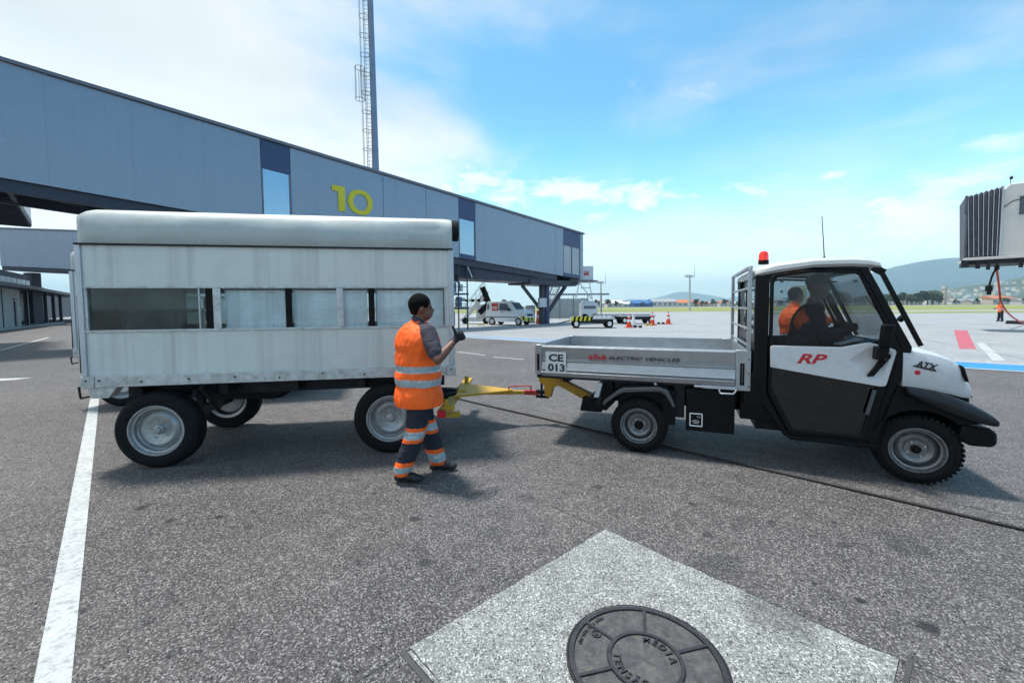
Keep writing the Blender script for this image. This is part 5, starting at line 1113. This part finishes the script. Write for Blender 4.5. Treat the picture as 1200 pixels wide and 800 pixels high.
for k in range(9):
    q = thing('luggage_cart', ['pale', 'white covered', 'open framed', 'low grey', 'tall caged', 'small white', 'squat pale', 'long white', 'round topped'][k] + ' luggage trolley parked under the terminal canopy', 'cart', tuple(Matrix.Translation((-38.6, 31, 0)) @ Matrix.Rotation(R(128), 4, 'Z') @ Vector((11.5 + 2.3 * k, 1.6, .12))), 128, 'trolleys under the terminal canopy')
    m = MB(); m.box(0, 1.7, 0, 1.0, .35, .45); m.build('deck', 'light_steel', q)
    m = MB(); m.box(.1, 1.6 - .2 * (k % 3), .05, .95, .46, .9 + .35 * (k % 4)); m.build('load', ['white_paint', 'concrete_wall', 'jetway_trim'][k % 3], q, bevel=.06)
    m = MB()
    for x_ in (.3, 1.4): m.cyl((x_, 0, .17), (x_, -.08, .17), .17, .17, 14)
    m.build_each('wheel', 'rubber', q)
    m = MB(); m.tube([(0, 0, .45), (0, 0, 1.5), (0, 1, 1.5), (0, 1, .45)], .03); m.build('handle', 'light_steel', q)
kb = MB()
kp = [Vector((-37.5, 29.5)), Vector((-43.5, 37.2)), Vector((-52, 46.5))]
kb.prismz([(-37.5, 29.5), (-39.5, 32.7), (-46.5, 42.0), (-54, 51.5), (-66, 45), (-50, 20)], 0, .12); structure('kerbed_pavement', kb, 'concrete_wall', bevel=.02)

# light mast behind the walkway
ms = thing('light_mast', 'tall tapering steel light mast with a caged ladder rising behind the walkway', 'mast', (-11.1, 36, 0))
m = MB(); m.cyl((-.02, 0, 0), (-.2 + .02, 0, 33), .36, .15, 16); m.build('pole', 'mast_steel', ms, smooth=40)
lx = -.95
m = MB()
for dx in (-.0, .42): m.cyl((lx + dx + .25, .0, 8), (lx + dx + .12, .0, 33), .025, .025, 6)
for k in range(80): m.cyl((lx + .25 - .13 * k / 80, 0, 8.1 + .31 * k), (lx + .67 - .13 * k / 80, 0, 8.1 + .31 * k), .014, .014, 5)
m.build('ladder', 'jetway_steel', ms)
m = MB()
for k in range(17):
    z_ = 8.5 + 1.5 * k; cx_ = lx + .42 - .13 * k / 17; cr = .36
    pts = [(cx_ + .05 - cr * math.sin(R(a_)) * 1.0, -.28 + .42 * math.cos(R(a_)) - .1, z_) for a_ in range(-150, 151, 25)]
    pts = [(cx_ + .36 * math.cos(R(a_)) - .05, -.30 + .38 * math.sin(R(a_)), z_) for a_ in range(60, 481, 30) if not 60 < a_ < 120]
    m.tube(pts[:13], .02, 5)
m.build_each('cage_hoop', 'jetway_steel', ms) if False else m.build('ladder_cage', 'jetway_steel', ms)
m = MB()
for a_ in (180, 240, 300, 0): m.cyl((lx + .40 + .36 * math.cos(R(a_)), -.30 + .38 * math.sin(R(a_)), 8.5), (lx + .24 + .36 * math.cos(R(a_)), -.30 + .38 * math.sin(R(a_)), 32.5), .016, .016, 5)
m.build('cage_upright', 'jetway_steel', ms)
m = MB()
for z_ in (18.5, 21.0): m.tube([(lx - .15 + .38 * math.cos(R(a_)), -.30 + .4 * math.sin(R(a_)), z_) for a_ in range(0, 361, 24)], .022, 5)
for a_ in range(0, 360, 60): m.cyl((lx - .15 + .38 * math.cos(R(a_)), -.30 + .4 * math.sin(R(a_)), 18.5), (lx - .15 + .38 * math.cos(R(a_)), -.30 + .4 * math.sin(R(a_)), 21.0), .018, .018, 5)
m.build('rest_platform_cage', 'jetway_steel', ms)

# far light masts on the field edge
def far_mast(x, y, h, label):
    q = thing('light_mast', label, 'mast', (x, y, 0), 0, 'distant floodlight masts')
    m = MB(); m.cyl((0, 0, 0), (0, 0, h), .35, .22, 10); m.build('pole', 'light_steel', q)
    m = MB(); m.box(-1.3, .7, -.5, .5, h, h + .55); m.build('lamp_head', 'light_steel', q)
    m = MB(); m.cyl((1.2, 0, h - .3), (1.3, 0, h + 3.2), .10, .06, 6); m.build('aerial', 'light_steel', q)
far_mast(24.2, 116, 7.6, 'shorter distant floodlight mast standing on the grass edge beside the walkway end')
far_mast(49.5, 119, 9.3, 'taller distant floodlight mast standing on the grass edge before the hills')

# ------------------------------------------------------------------ boarding bridge cab on the right
jb = thing('boarding_bridge_cab', 'cream boarding bridge cab with dark folded bellows, high above the apron', 'boarding bridge', (25.25, 24.0, 0), -42); jb.scale = (.68, 1, 1.06)
m = MB(); rr = [(1.98, 3.86), (1.98, 7.1), (2.3, 7.42), (9.0, 7.35), (9.0, 3.86)]
m.prism(rr, 0, 3.2); m.build('body', 'bridge_white', jb, bevel=.05, seg=3)
m = MB(); m.box(2.85, 4.4, -.03, -.001, 5.85, 6.75); m.build('window', 'glass_jetway', jb, bevel=.05) if False else m.build('window', 'house_window', jb, bevel=.01)
m = MB(); m.box(2.75, 4.5, -.025, -.0, 5.78, 5.84); m.box(2.75, 4.5, -.025, -.0, 6.76, 6.82); m.box(2.75, 2.84, -.025, -.0, 5.85, 6.75); m.build('window_frame', 'light_steel', jb)
m = MB(); rings = []
n = 15
for i in range(n):
    t = i / (n - 1)
    xb = .12 + 1.78 * t ** .9; xt = -.05 + 1.95 * t; d = .10 if i % 2 else 0.
    rings.append([(xb, -.05 + d, 3.90), (xt, -.12 + d, 7.05 + .30 * t - d), (xt, 3.1 - d, 7.05 + .30 * t - d), (xb, 3.1 - d, 3.90)])
m.loft(rings, cap=True); m.build('bellows', 'bellows', jb)
for i in (1, 3, 5, 7, 9, 11, 13):
    t = i / (n - 1); xb = .12 + 1.78 * t ** .9; xt = -.05 + 1.95 * t
    m = MB(); m.bar((xb, -.06, 3.9), (xt, -.10, 7.02 + .3 * t), .035, .05); m.build('bellows_rib', 'light_steel', jb)
m = MB(); m.box(.0, .14, -.1, .3, 3.9, 7.0); m.box(-.08, .10, -.15, .2, 6.2, 7.08); m.build('front_bumper', 'bellows', jb, bevel=.03)
m = MB(); m.box(1.90, 2.02, -.06, .3, 3.86, 7.35); m.build('edge_trim', 'light_steel', jb, bevel=.01)
m = MB(); m.box(.05, 9.0, -.12, 3.2, 3.72, 3.85); m.build('floor', 'bridge_white', jb, bevel=.01)
m = MB(); m.box(.1, 9.0, .1, 3.0, 3.50, 3.71); m.box(-.12, .30, -.1, .2, 3.35, 3.75); m.box(.7, .95, .0, .2, 3.28, 3.7); m.box(1.3, 1.5, .0, .2, 3.20, 3.7); m.box(3.0, 3.2, .0, .2, 3.25, 3.7); m.box(3.6, 9, -.05, .2, 3.3, 3.6); m.build('under_frame', 'dark_frame', jb)
m = MB(); m.cyl((2.35, .1, 7.4), (2.35, .1, 7.75), .02, .02, 6); m.cyl((2.3, .1, 7.7), (2.45, .1, 7.75), .08, .08, 10); m.tube([(2.05, -.05, 6.3), (2.5, -.06, 6.55), (2.9, -.06, 6.6), (2.95, -.06, 6.75)], .02); m.build('camera_bracket', 'dark_frame', jb)
def curve_pts(p0, p1, p2, n=14): return [tuple(Vector(p0) * (1 - t) ** 2 + Vector(p1) * 2 * t * (1 - t) + Vector(p2) * t * t) for t in [i / n for i in range(n + 1)]]
hz = thing('cable_hoist', 'black looped cable with a dark control box hanging beneath the bridge cab', 'cable', (26.25, 23.3, 3.45))
m = MB(); m.tube(curve_pts((.1, 0, 0), (-.15, 0, -.25), (-.26, 0, -.95)), .045); m.build('cable', 'black_plastic', hz, smooth=60)
m = MB(); m.box(-.38, -.16, -.1, .1, -1.25, -.92); m.box(-.32, -.20, -.08, .08, -1.42, -1.25); m.build('control_box', 'black_plastic', hz, bevel=.02)
m = MB(); m.cyl((.1, 0, .15), (.1, 0, -.08), .10, .10, 12); m.cyl((.1, 0, .3), (.1, 0, .1), .04, .04, 8); m.build('hook', 'black_plastic', hz)
m = MB(); pts = curve_pts((26.35, 23.3, 3.35), (27.2, 23.9, 2.6), (28.0, 24.5, 1.75), 10) + curve_pts((28.0, 24.5, 1.75), (30.0, 25.9, .75), (36.0, 30.0, .15), 14)
m.tube(pts, .05); o_ = m.build('hose', ['red_paint'], smooth=60); tag(o_, 'red and dark service hose sagging from the bridge cab to the ground', 'hose')
q = thing('wheel_chock', 'black chock on the apron at the end of the sagging hose', 'chock', (37.0, 31.0, 0)); m = MB(); m.prism([(0, 0), (.5, 0), (.35, .25), (.1, .25)], 0, 1.0); m.build('block', 'rubber', q, bevel=.02)

# ------------------------------------------------------------------ van
vn = thing('delivery_van', 'white service van with a dark red square sticker and striped bumper under the walkway', 'van', (-2.25, 36.9, 0), -27); vn.scale = (.96, 1, 1.08)
prof = [(0, .35), (0, 1.05), (.06, 1.78), (.20, 1.88), (2.1, 1.90), (2.5, 1.80), (3.03, 1.24), (3.78, 1.08), (3.96, .90), (4.0, .40), (3.6, .28), (.2, .28)]
m = MB(); rings = []
for t, ins in ((0, .16), (.04, .06), (.12, 0), (1.58, 0), (1.66, .06), (1.70, .16)):
    rings.append([(x if z < 1.1 else x + (ins * .6 if x < 1 else -ins * .6), t + (ins * .5 * (1 if t < .8 else -1) if z > 1.1 else 0), z - (ins * .4 if z > 1.5 else 0)) for x, z in prof])
m.loft(rings); m.build('body', 'car_white', vn, smooth=35)
m = MB(); m.prism([(1.35, 1.18), (1.40, 1.70), (2.05, 1.70), (2.50, 1.20), (2.45, 1.14)], .005, .03); m.build('side_window', 'house_window', vn)
m = MB(); m.prism([(.12, 1.25), (.16, 1.65), (.30, 1.65), (.30, 1.25)], .005, .03); m.build('side_window', 'house_window', vn)
m = MB(); m.hexa([(2.55, .14, 1.76), (2.55, 1.56, 1.76), (3.03, 1.62, 1.25), (3.03, .08, 1.25)], [(2.57, .14, 1.775), (2.57, 1.56, 1.775), (3.05, 1.62, 1.265), (3.05, .08, 1.265)]); m.build('windscreen', 'house_window', vn)
m = MB(); m.box(.62, 1.22, -.012, -.002, 1.15, 1.72); m.build('sticker', 'red_paint', vn)
for k in range(3): m = MB(); m.box(.70, 1.14, -.018, -.013, 1.28 + .12 * k, 1.34 + .12 * k); m.build('sticker_text', 'decal_white', vn) if k < 2 else None
m = MB()
for k in range(5): m.cur = k % 2; k < 3 and m.prism([(3.55 + .15 * k, .40), (3.70 + .15 * k, .40), (3.64 + .15 * k, .72), (3.49 + .15 * k, .72)], -.02, -.003) ; m.hexa([(4.003, .05 + .32 * k, .32), (4.003, .37 + .32 * k, .32), (4.02, .37 + .32 * k, .32), (4.02, .05 + .32 * k, .32)], [(3.975, .0 + .32 * k, .60), (3.975, .32 + .32 * k, .60), (4.0, .32 + .32 * k, .60), (4.0, .0 + .32 * k, .60)])
m.build('striped_bumper', ['yellow_sign', 'black_plastic'], vn)
m = MB(); m.box(3.955, 3.975, .25, 1.45, .66, .88); m.build('grille', 'black_plastic', vn)
m = MB(); m.box(1.55, 1.75, -.03, -.002, 1.02, 1.07); m.box(.0, 3.2, -.012, -.003, .62, .68); m.build_each('side_trim', 'grey_plastic', vn)
m = MB(); m.box(2.35, 2.5, -.16, -.0, 1.12, 1.30); m.build('mirror', 'black_plastic', vn, bevel=.02)
m = MB(); m.box(1.35, 1.43, .5, 1.2, 1.88, 2.02); m.box(2.0, 2.2, .7, 1.0, 1.86, 1.92); m.build('roof_lamp', 'black_plastic', vn)
for x_ in (.62, 3.25):
    for y_, sd_ in ((.0, -1), (1.7, 1)):
        m = MB(); m.cyl((x_, y_ - .01 * -sd_, .31), (x_, y_ - .2 * sd_, .31), .31, .31, 24); wv = m.build('wheel', 'rubber', vn, bevel=.02)
        m = MB(); m.cyl((x_, y_ + .012 * sd_, .31), (x_, y_ + .005 * sd_, .31), .19, .19, 20); m.build('rim', 'light_steel', wv)

# ------------------------------------------------------------------ boarding stairs vehicle near the van
sv = thing('passenger_stairs', 'white mobile boarding stairs with striped rail standing left of the van', 'stairs', (-4.9, 39.5, 0))
sv['label'] = 'white mobile boarding stairs with a striped rail parked behind the white van'
m = MB()
for y_ in (0, 1.2): m.bar((.3, y_, .3), (2.6, y_, 3.0), .08, .30); m.bar((.3, y_, 1.4), (2.4, y_, 4.0), .05, .05); m.bar((.3, y_, .9), (2.5, y_, 3.5), .03, .03)
for k in range(6): m.cyl((.3 + .42 * k, 0, .5 + .5 * k), (.3 + .42 * k, 0, 1.4 + .52 * k), .025, .025, 5)
m.build('stair_rail', 'white_paint', sv)
m = MB()
for k in range(14): m.box(.35 + .165 * k, .58 + .165 * k, .05, 1.15, .35 + .2 * k, .38 + .2 * k)
m.build('steps', 'light_steel', sv)
m = MB(); m.box(.1, 2.9, -.1, 1.3, .25, .6); m.box(1.6, 2.9, .0, 1.2, .6, 1.8); m.build('chassis', 'white_paint', sv, bevel=.03)
m = MB()
for k in range(8): m.cur = k % 2; m.box(.6 + .28 * k, .88 + .28 * k, -.13, -.11, 2.05, 2.3)
m.build('striped_rail', ['black_plastic', 'white_paint'], sv)
m = MB(); m.bar((2.2, -.1, 3.4), (2.8, -.1, 1.9), .3, .5); m.bar((2.8, -.1, 1.9), (1.9, -.1, 1.0), .3, .5); m.build('black_cover', 'black_plastic', sv, bevel=.05)
m = MB()
for x_ in (.6, 2.5): m.cyl((x_, -.12, .3), (x_, -.0, .3), .3, .3, 18)
m.build_each('wheel', 'rubber', sv)
# ------------------------------------------------------------------ lift with a white box
lf = thing('high_lift', 'white equipment cabin raised on a scissor frame beyond the walkway column', 'lift', (6.7, 43, 0))
m = MB(); m.box(-.2, 1.5, 0, 1.8, 4.15, 5.6); m.build('cabin', 'car_white', lf, bevel=.05)
m = MB(); m.box(-.5, 1.9, -.2, 2.0, 4.0, 4.14); m.build('platform', 'jetway_trim', lf)
m = MB(); m.box(.55, 1.05, -.02, -.002, 4.65, 4.9); m.box(.5, 1.1, -.02, -.002, 4.98, 5.05); m.build_each('sign', 'decal_red', lf)
m = MB()
for a_, c_ in (((-.1, 4.0), (-.5, 2.2)), ((.9, 4.0), (1.2, 2.2)), ((.0, 3.4), (1.0, 3.4)), ((-.1, 3.9), (1.1, 2.3))): m.bar((a_[0] + .2, 0, a_[1]), (c_[0] + .2, 0, c_[1]), .08, .08)
m.build('support_leg', 'light_steel', lf)
m = MB(); m.box(.3, 1.9, -.3, 1.6, .5, 1.9); m.box(.5, 1.6, -.3, 1.6, 1.9, 2.1); m.build('vehicle_body', 'car_white', lf, bevel=.06)
m = MB(); m.box(.5, 1.7, -.33, -.305, 1.3, 1.6); m.build('side_window', 'jetway_trim', lf)
m = MB()
for x_ in (.6, 1.6): m.cyl((x_, -.34, .4), (x_, -.1, .4), .4, .4, 18)
m.build_each('wheel', 'rubber', lf)
m = MB(); m.tube([(-.3, -.2, 2.1), (-.3, -.2, 2.7), (2.2, -.2, 2.7), (2.2, -.2, 2.1)], .04); m.tube([(.9, -.2, 2.1), (.9, -.2, 2.7)], .04); m.build('rail', 'light_steel', lf)
# low grey wall / fence panels behind the column
lw_ = thing('low_wall', 'low grey barrier wall running behind the column and dollies', 'wall', (3.9, 52, 0), 2); m = MB(); m.box(0, 5.5, 0, .2, .1, 2.5); m.build('panel', 'concrete_wall', lw_)
m = MB(); m.box(-.5, 8, -.1, .3, 2.9, 3.1); m.build('top_rail', 'jetway_trim', lw_)
m = MB()
for k in range(5): m.box(.2 + 1.7 * k, .3 + 1.7 * k, 0, .1, 0, 2.9)
m.build_each('post', 'jetway_trim', lw_)
# orange barrier and white items beside the van
ob = thing('safety_barrier', 'orange and white plastic barrier beside the walkway column', 'barrier', (2.2, 38.9, 0)); m = MB(); m.prism([(0, 0), (.5, 0), (.42, 1.2), (.08, 1.2)], 0, .3); m.build('body', 'cloth_red', ob, bevel=.03)
m = MB(); m.box(.08, .42, -.012, -.002, .5, .8); m.build('white_band', 'decal_white', ob)
ob = thing('service_cabinet', 'pale blue cabinet standing between the van and the orange barrier', 'cabinet', (1.3, 40.5, 0)); m = MB(); m.box(0, .9, 0, .8, 0, 1.7); m.build('body', 'jetway_panel', ob, bevel=.04); m = MB(); m.box(.1, .8, -.02, -.002, .3, 1.4); m.build('door', 'light_steel', ob)

# ------------------------------------------------------------------ dollies, cones
def dolly(label, loc, rz, striped):
    q = thing('baggage_dolly', label, 'dolly', loc, rz, 'flat dollies on the apron'); q.scale = (1.06, 1, 1.28)
    m = MB(); m.box(0, 2.9, 0, 1.5, .50, .60); m.build('deck', 'light_steel', q, bevel=.01)
    m = MB(); m.box(.1, 2.8, .02, .12, .32, .498); m.box(.1, 2.8, 1.38, 1.48, .32, .498); m.box(.2, 2.7, .5, 1.0, .28, .498); m.build('frame', 'dark_frame', q)
    m = MB()
    for k in range(9): m.cyl((.25 + .3 * k, .05, .62), (.25 + .3 * k, 1.45, .62), .035, .035, 8)
    m.build('rollers', 'light_steel' if striped else 'jetway_steel', q)
    if striped:
        m = MB()
        for k in range(10): m.cur = k % 2; m.prism([(.0 + .14 * k, .42), (.14 + .14 * k, .42), (.20 + .14 * k, .66), (.06 + .14 * k, .66)], -.03, -.005)
        m.build('hazard_stripe', ['yellow_sign', 'black_plastic'], q)
    for x_ in (.35, 2.55):
        for y_, sd_ in ((-.02, -1), (1.52, 1)):
            m = MB(); m.cyl((x_, y_, .25), (x_, y_ - .12 * sd_, .25), .25, .25, 20); wv = m.build('wheel', 'rubber', q, bevel=.015)
            m = MB(); m.cyl((x_, y_ + .012 * sd_, .25), (x_, y_ + .002 * sd_, .25), .13, .13, 16); m.build('rim', 'decal_white', wv)
    m = MB(); m.bar((-.9, .75, .25), (0, .75, .42), .06, .06); m.build('tow_arm', 'dark_frame', q)
dolly('flat baggage dolly with yellow and black hazard stripes in front of the walkway column', (4.2, 30.3, 0), -4, True)
dolly('dark flat dolly parked behind the striped dolly', (7.4, 37.6, 0), 3, False)
dolly('dark flat dolly parked just behind the traffic cones', (9.3, 36.5, 0), 4, False)
def cone(label, loc, h=.75, white=False):
    q = thing('traffic_cone', label, 'cone', loc, 0, 'traffic cones on the apron')
    m = MB(); m.box(-.28, .28, -.28, .28, 0, .05); m.build('base', 'black_plastic' if white else 'cone_red', q, bevel=.01)
    def rr_(z): return .21 + (.05 - .21) * z / h
    m = MB(); zs = [(.051, .25 * h, 0), (.25 * h, .42 * h, 0), (.42 * h, .60 * h, 1), (.60 * h, .76 * h, 0), (.76 * h, .9 * h, 1), (.9 * h, h, 0)]
    for z0, z1, c_ in zs: m.cur = c_ if not white else 1; m.cyl((0, 0, z0), (0, 0, z1), rr_(z0), rr_(z1), 18)
    m.build('cone_body', ['cone_red', 'decal_white'], q, fix=False)
def chock(label, loc, mt):
    q = thing('wheel_chock', label, 'chock', loc, 5, 'chocks lying among the cones'); m = MB(); m.prism([(0, 0), (.16, 0), (.13, .16), (.03, .16)], 0, .3); m.prism([(.4, 0), (.56, 0), (.53, .16), (.43, .16)], 0, .3); m.build_each('block', mt, q)
    m = MB(); m.tube([(.1, .15, .14), (.28, .1, .05), (.48, .15, .14)], .015); m.build('rope', 'trunk', q)
cone('red and white traffic cone beside the small black chocks, closest to the truck bed corner' if False else 'red and white cone with a broad red base, beside the black and tan chocks', (8.4, 30.6, 0), 1.0)
cone('plain white cone standing between the red cones', (9.4, 33.0, 0), .95, True)
cone('red and white cone standing behind the yellow chocks', (11.2, 34.0, 0), 1.05)
cone('red and white cone standing beside the long black chock', (13.2, 36.0, 0), 1.05)
chock('black and tan chock pair between the cones', (8.75, 30.4, 0), 'rubber'); chock('yellow chock pair at the foot of a red cone', (10.5, 33.3, 0), 'yellow_paint'); chock('black chock pair lying beside the outermost cone', (12.3, 35.8, 0), 'rubber')
chock('small yellow chock pair in front of the mobile stairs', (-2.9, 36.2, 0), 'yellow_sign')

# ------------------------------------------------------------------ distant town and trees
def house(name, label, x, y, wd, dp, h, wall, roof, cat, rz=0., flat=False, group=None):
    q = thing(name, label, cat, (x, y, 0 if y < 900 else -2), rz, group)
    m = MB(); m.box(0, wd, 0, dp, 0, h); m.build('wall', wall, q)
    m = MB()
    if flat: m.box(-.3, wd + .3, -.3, dp + .3, h + .01, h + .5)
    else: m.prismx([(-.5, h + .01), (dp + .5, h + .01), (dp / 2, h + dp * .22)], -.4, wd + .4)
    m.build('roof', roof, q)
    for k in range(max(1, int(wd / 5))):
        m = MB(); m.box(1.5 + 5 * k, 3.2 + 5 * k, -.06, -.01, h * .35, h * .7); m.build('window', 'house_window', q)
rg = random.Random(11)
cols_ = [('white', 'house_wall'), ('cream', 'house_cream'), ('grey', 'concrete_wall')]
rcol = [('red', 'house_roof_red'), ('grey', 'house_roof_grey'), ('orange', 'house_roof_orange'), ('pale', 'house_wall')]
# band behind the grass, centre (x/Y from .18 to .54 at about 430 m) and right
specials = [(.285, 18, 'blue', 'house_roof_blue', 3.6), (.325, 20, 'blue', 'house_roof_blue', 4.6), (.225, 16, 'white', 'house_wall', 4), (.365, 22, 'orange', 'house_roof_orange', 4), (.33, 24, 'grey', 'house_roof_grey', 5)]
for i, (a_, wd, cn, rm, h) in enumerate(specials):
    house('warehouse', ['long blue roofed hangar beyond the grass', 'second blue hangar, taller, beyond the grass', 'white shed beside the blue hangars', 'orange roofed warehouse near the taller far mast', 'grey roofed warehouse near the taller far mast'][i], a_ * 430, 430, wd, 14, h, 'house_roof_blue' if cn == 'blue' else 'house_wall', rm, 'warehouse', rg.uniform(-6, 6), False, 'sheds beyond the airfield')
for i in range(46):
    a_ = .15 + .40 * i / 46 + rg.uniform(-.005, .005); c_ = rg.choice(cols_); r_ = rg.choice(rcol)
    house('house', f'small {c_[0]} house with {r_[0]} roof in the far row beyond the grass, centre of the horizon' if False else f'small {c_[0]} far house with {r_[0]} roof beyond the grass before the distant hills', a_ * (440 + rg.uniform(0, 60)), 440 + rg.uniform(0, 60), rg.uniform(6, 14), 9, rg.uniform(2.6, 5), c_[1], r_[1], 'house', rg.uniform(-12, 12), rg.random() < .3, f'small {c_[0]} far houses with {r_[0]} roofs, centre')
for i in range(44):
    a_ = .60 + .70 * i / 44 + rg.uniform(-.006, .006); c_ = rg.choice(cols_[:2] + cols_[:1]); r_ = rg.choice(rcol); y_ = rg.uniform(420, 560)
    house('house', f'{c_[0]} far house with {r_[0]} roof at the foot of the big mountain', a_ * y_, y_, rg.uniform(8, 22), 10, rg.uniform(3, 7.5), c_[1], r_[1], 'house', rg.uniform(-12, 12), rg.random() < .45, f'{c_[0]} houses with {r_[0]} roofs below the mountain')
# houses up the town slope: tiny
bpy.context.view_layer.update()
for i in range(150):
    x_ = rg.uniform(1130, 1750); y_ = rg.uniform(1080, 1300)
    hit = slope_.ray_cast(Vector((x_, y_, 900)), Vector((0, 0, -1))); zz_ = hit[1].z if hit[0] else 0
    c_ = rg.choice(cols_[:2] + cols_[:1]); wd = rg.uniform(9, 24)
    m = MB(); m.box(0, wd, 0, 10, -12, rg.uniform(5, 11)); o_ = m.build('hillside_house', c_[1], None, loc=(x_, y_, zz_)); tag(o_, f'tiny {c_[0]} house on the lower slope of the mountain', 'house', f'tiny {c_[0]} houses on the slope')
def tower(label, x, y, wd, h, top=False):
    q = thing('control_tower', label, 'tower', (x, y, 0)); m = MB(); m.box(0, wd, 0, wd, 0, h); m.build('shaft', 'house_cream', q)
    m = MB(); m.box(-.4, wd + .4, -.4, wd + .4, h + .01, h + 1.6); m.build('cabin', 'house_wall', q)
    m = MB(); m.box(-.1, wd + .1, -.1, wd + .1, h + 1.61, h + 2.0); m.build('roof', 'house_roof_grey', q)
tower('slim pale tower rising before the big mountain', 425, 420, 2.4, 16)
tower('wide white tower seen through the truck cab window', 208, 312, 7, 13)
# trees
def crown_mesh(seed, n=420, r=(4.2, 4.2, 3.2), leaf=.55):
    rg_ = random.Random(seed); m = MB(); clumps = []
    for k in range(9):
        a_ = rg_.uniform(0, 6.28); rr_ = rg_.uniform(0, .75); clumps.append((Vector((math.cos(a_) * rr_ * r[0], math.sin(a_) * rr_ * r[1], rg_.uniform(-.55, .75) * r[2])), rg_.uniform(.28, .55)))
    for i in range(n):
        c_, s_ = rg_.choice(clumps); d_ = Vector((rg_.gauss(0, 1), rg_.gauss(0, 1), rg_.gauss(0, 1))).normalized() * rg_.uniform(.5, 1.05) ** .6
        p_ = c_ + Vector((d_.x * r[0] * s_, d_.y * r[1] * s_, d_.z * r[2] * s_ * .8)); u_ = Vector((rg_.gauss(0, 1), rg_.gauss(0, 1), rg_.gauss(0, .6))).normalized(); w_ = u_.orthogonal().normalized(); l_ = leaf * rg_.uniform(.6, 1.4)
        m.add([p_ - u_ * l_ - w_ * l_ * .6, p_ + u_ * l_ - w_ * l_ * .6, p_ + u_ * l_ * .7 + w_ * l_ * .7, p_ - u_ * l_ * .7 + w_ * l_ * .7], [(0, 1, 2, 3)])
    return m
def tree(label, x, y, h, seed, mt, group, name='tree'):
    q = thing(name, label, 'tree', (x, y, 0), rg.uniform(0, 360), group)
    m = MB(); m.cyl((0, 0, 0), (.2, 0, h * .55), h * .035, h * .02, 8)
    for k in range(4): a_ = 1.57 * k + seed; m.cyl((.15, 0, h * .42), (.15 + math.cos(a_) * h * .22, math.sin(a_) * h * .22, h * .68), h * .015, h * .008, 6)
    m.build('trunk', 'trunk', q)
    c_ = crown_mesh(seed, r=(h * .42, h * .42, h * .36), leaf=h * .055); c_.build('crown', mt, q, loc=(0, 0, h * .64), fix=False)
for i in range(40):
    a_ = .72 + .285 * i / 40 + rg.uniform(-.005, .005); y_ = rg.uniform(370, 405); tall = (.865 < a_ < .93) or (.955 < a_ < 1.0) or a_ < .78
    tree('dark bushy tree in the grove behind the airfield, before the mountain', a_ * y_, y_, rg.uniform(10, 13) if tall else rg.uniform(6.5, 8.5), 100 + i, rg.choice(['leaf', 'leaf_dark']), 'trees of the grove beyond the airfield')
for i, a_ in enumerate((.195, .205, .225, .245, .305, .43, .445, .455, .50, .515, .53, .47, .17, .60, .63, .65, .56)):
    tree('small dark tree between the far houses beyond the grass', a_ * 425, 425, rg.uniform(5, 9), 200 + i, 'leaf_dark', 'small trees among the far houses')
for i, a_ in enumerate((1.0, 1.04, 1.09, 1.155, 1.16, 1.2, 1.24)):
    tree('small tree among the white houses at the foot of the mountain', a_ * 415, 415, rg.uniform(5, 8), 300 + i, 'leaf', 'trees below the mountain')

# ------------------------------------------------------------------ the air
hm_ = bpy.data.materials.new('haze'); hm_.use_nodes = True; nt = hm_.node_tree; nt.nodes.remove(nt.nodes['Principled BSDF'])
pv = nt.nodes.new('ShaderNodeVolumePrincipled'); pv.inputs['Color'].default_value = (.62, .90, 1., 1); pv.inputs['Density'].default_value = .00019; pv.inputs['Anisotropy'].default_value = 0
nt.links.new(pv.outputs[0], nt.nodes['Material Output'].inputs['Volume'])
m = MB(); m.box(-9050, 9050, -9050, 9400, -16, 470); M['haze'] = hm_; hz_ = m.build('haze', 'haze', None, kind='stuff')
sc.cycles.volume_bounces = 0
sc.cycles.max_bounces = 6; sc.cycles.diffuse_bounces = 3; sc.cycles.glossy_bounces = 3; sc.cycles.transparent_max_bounces = 16
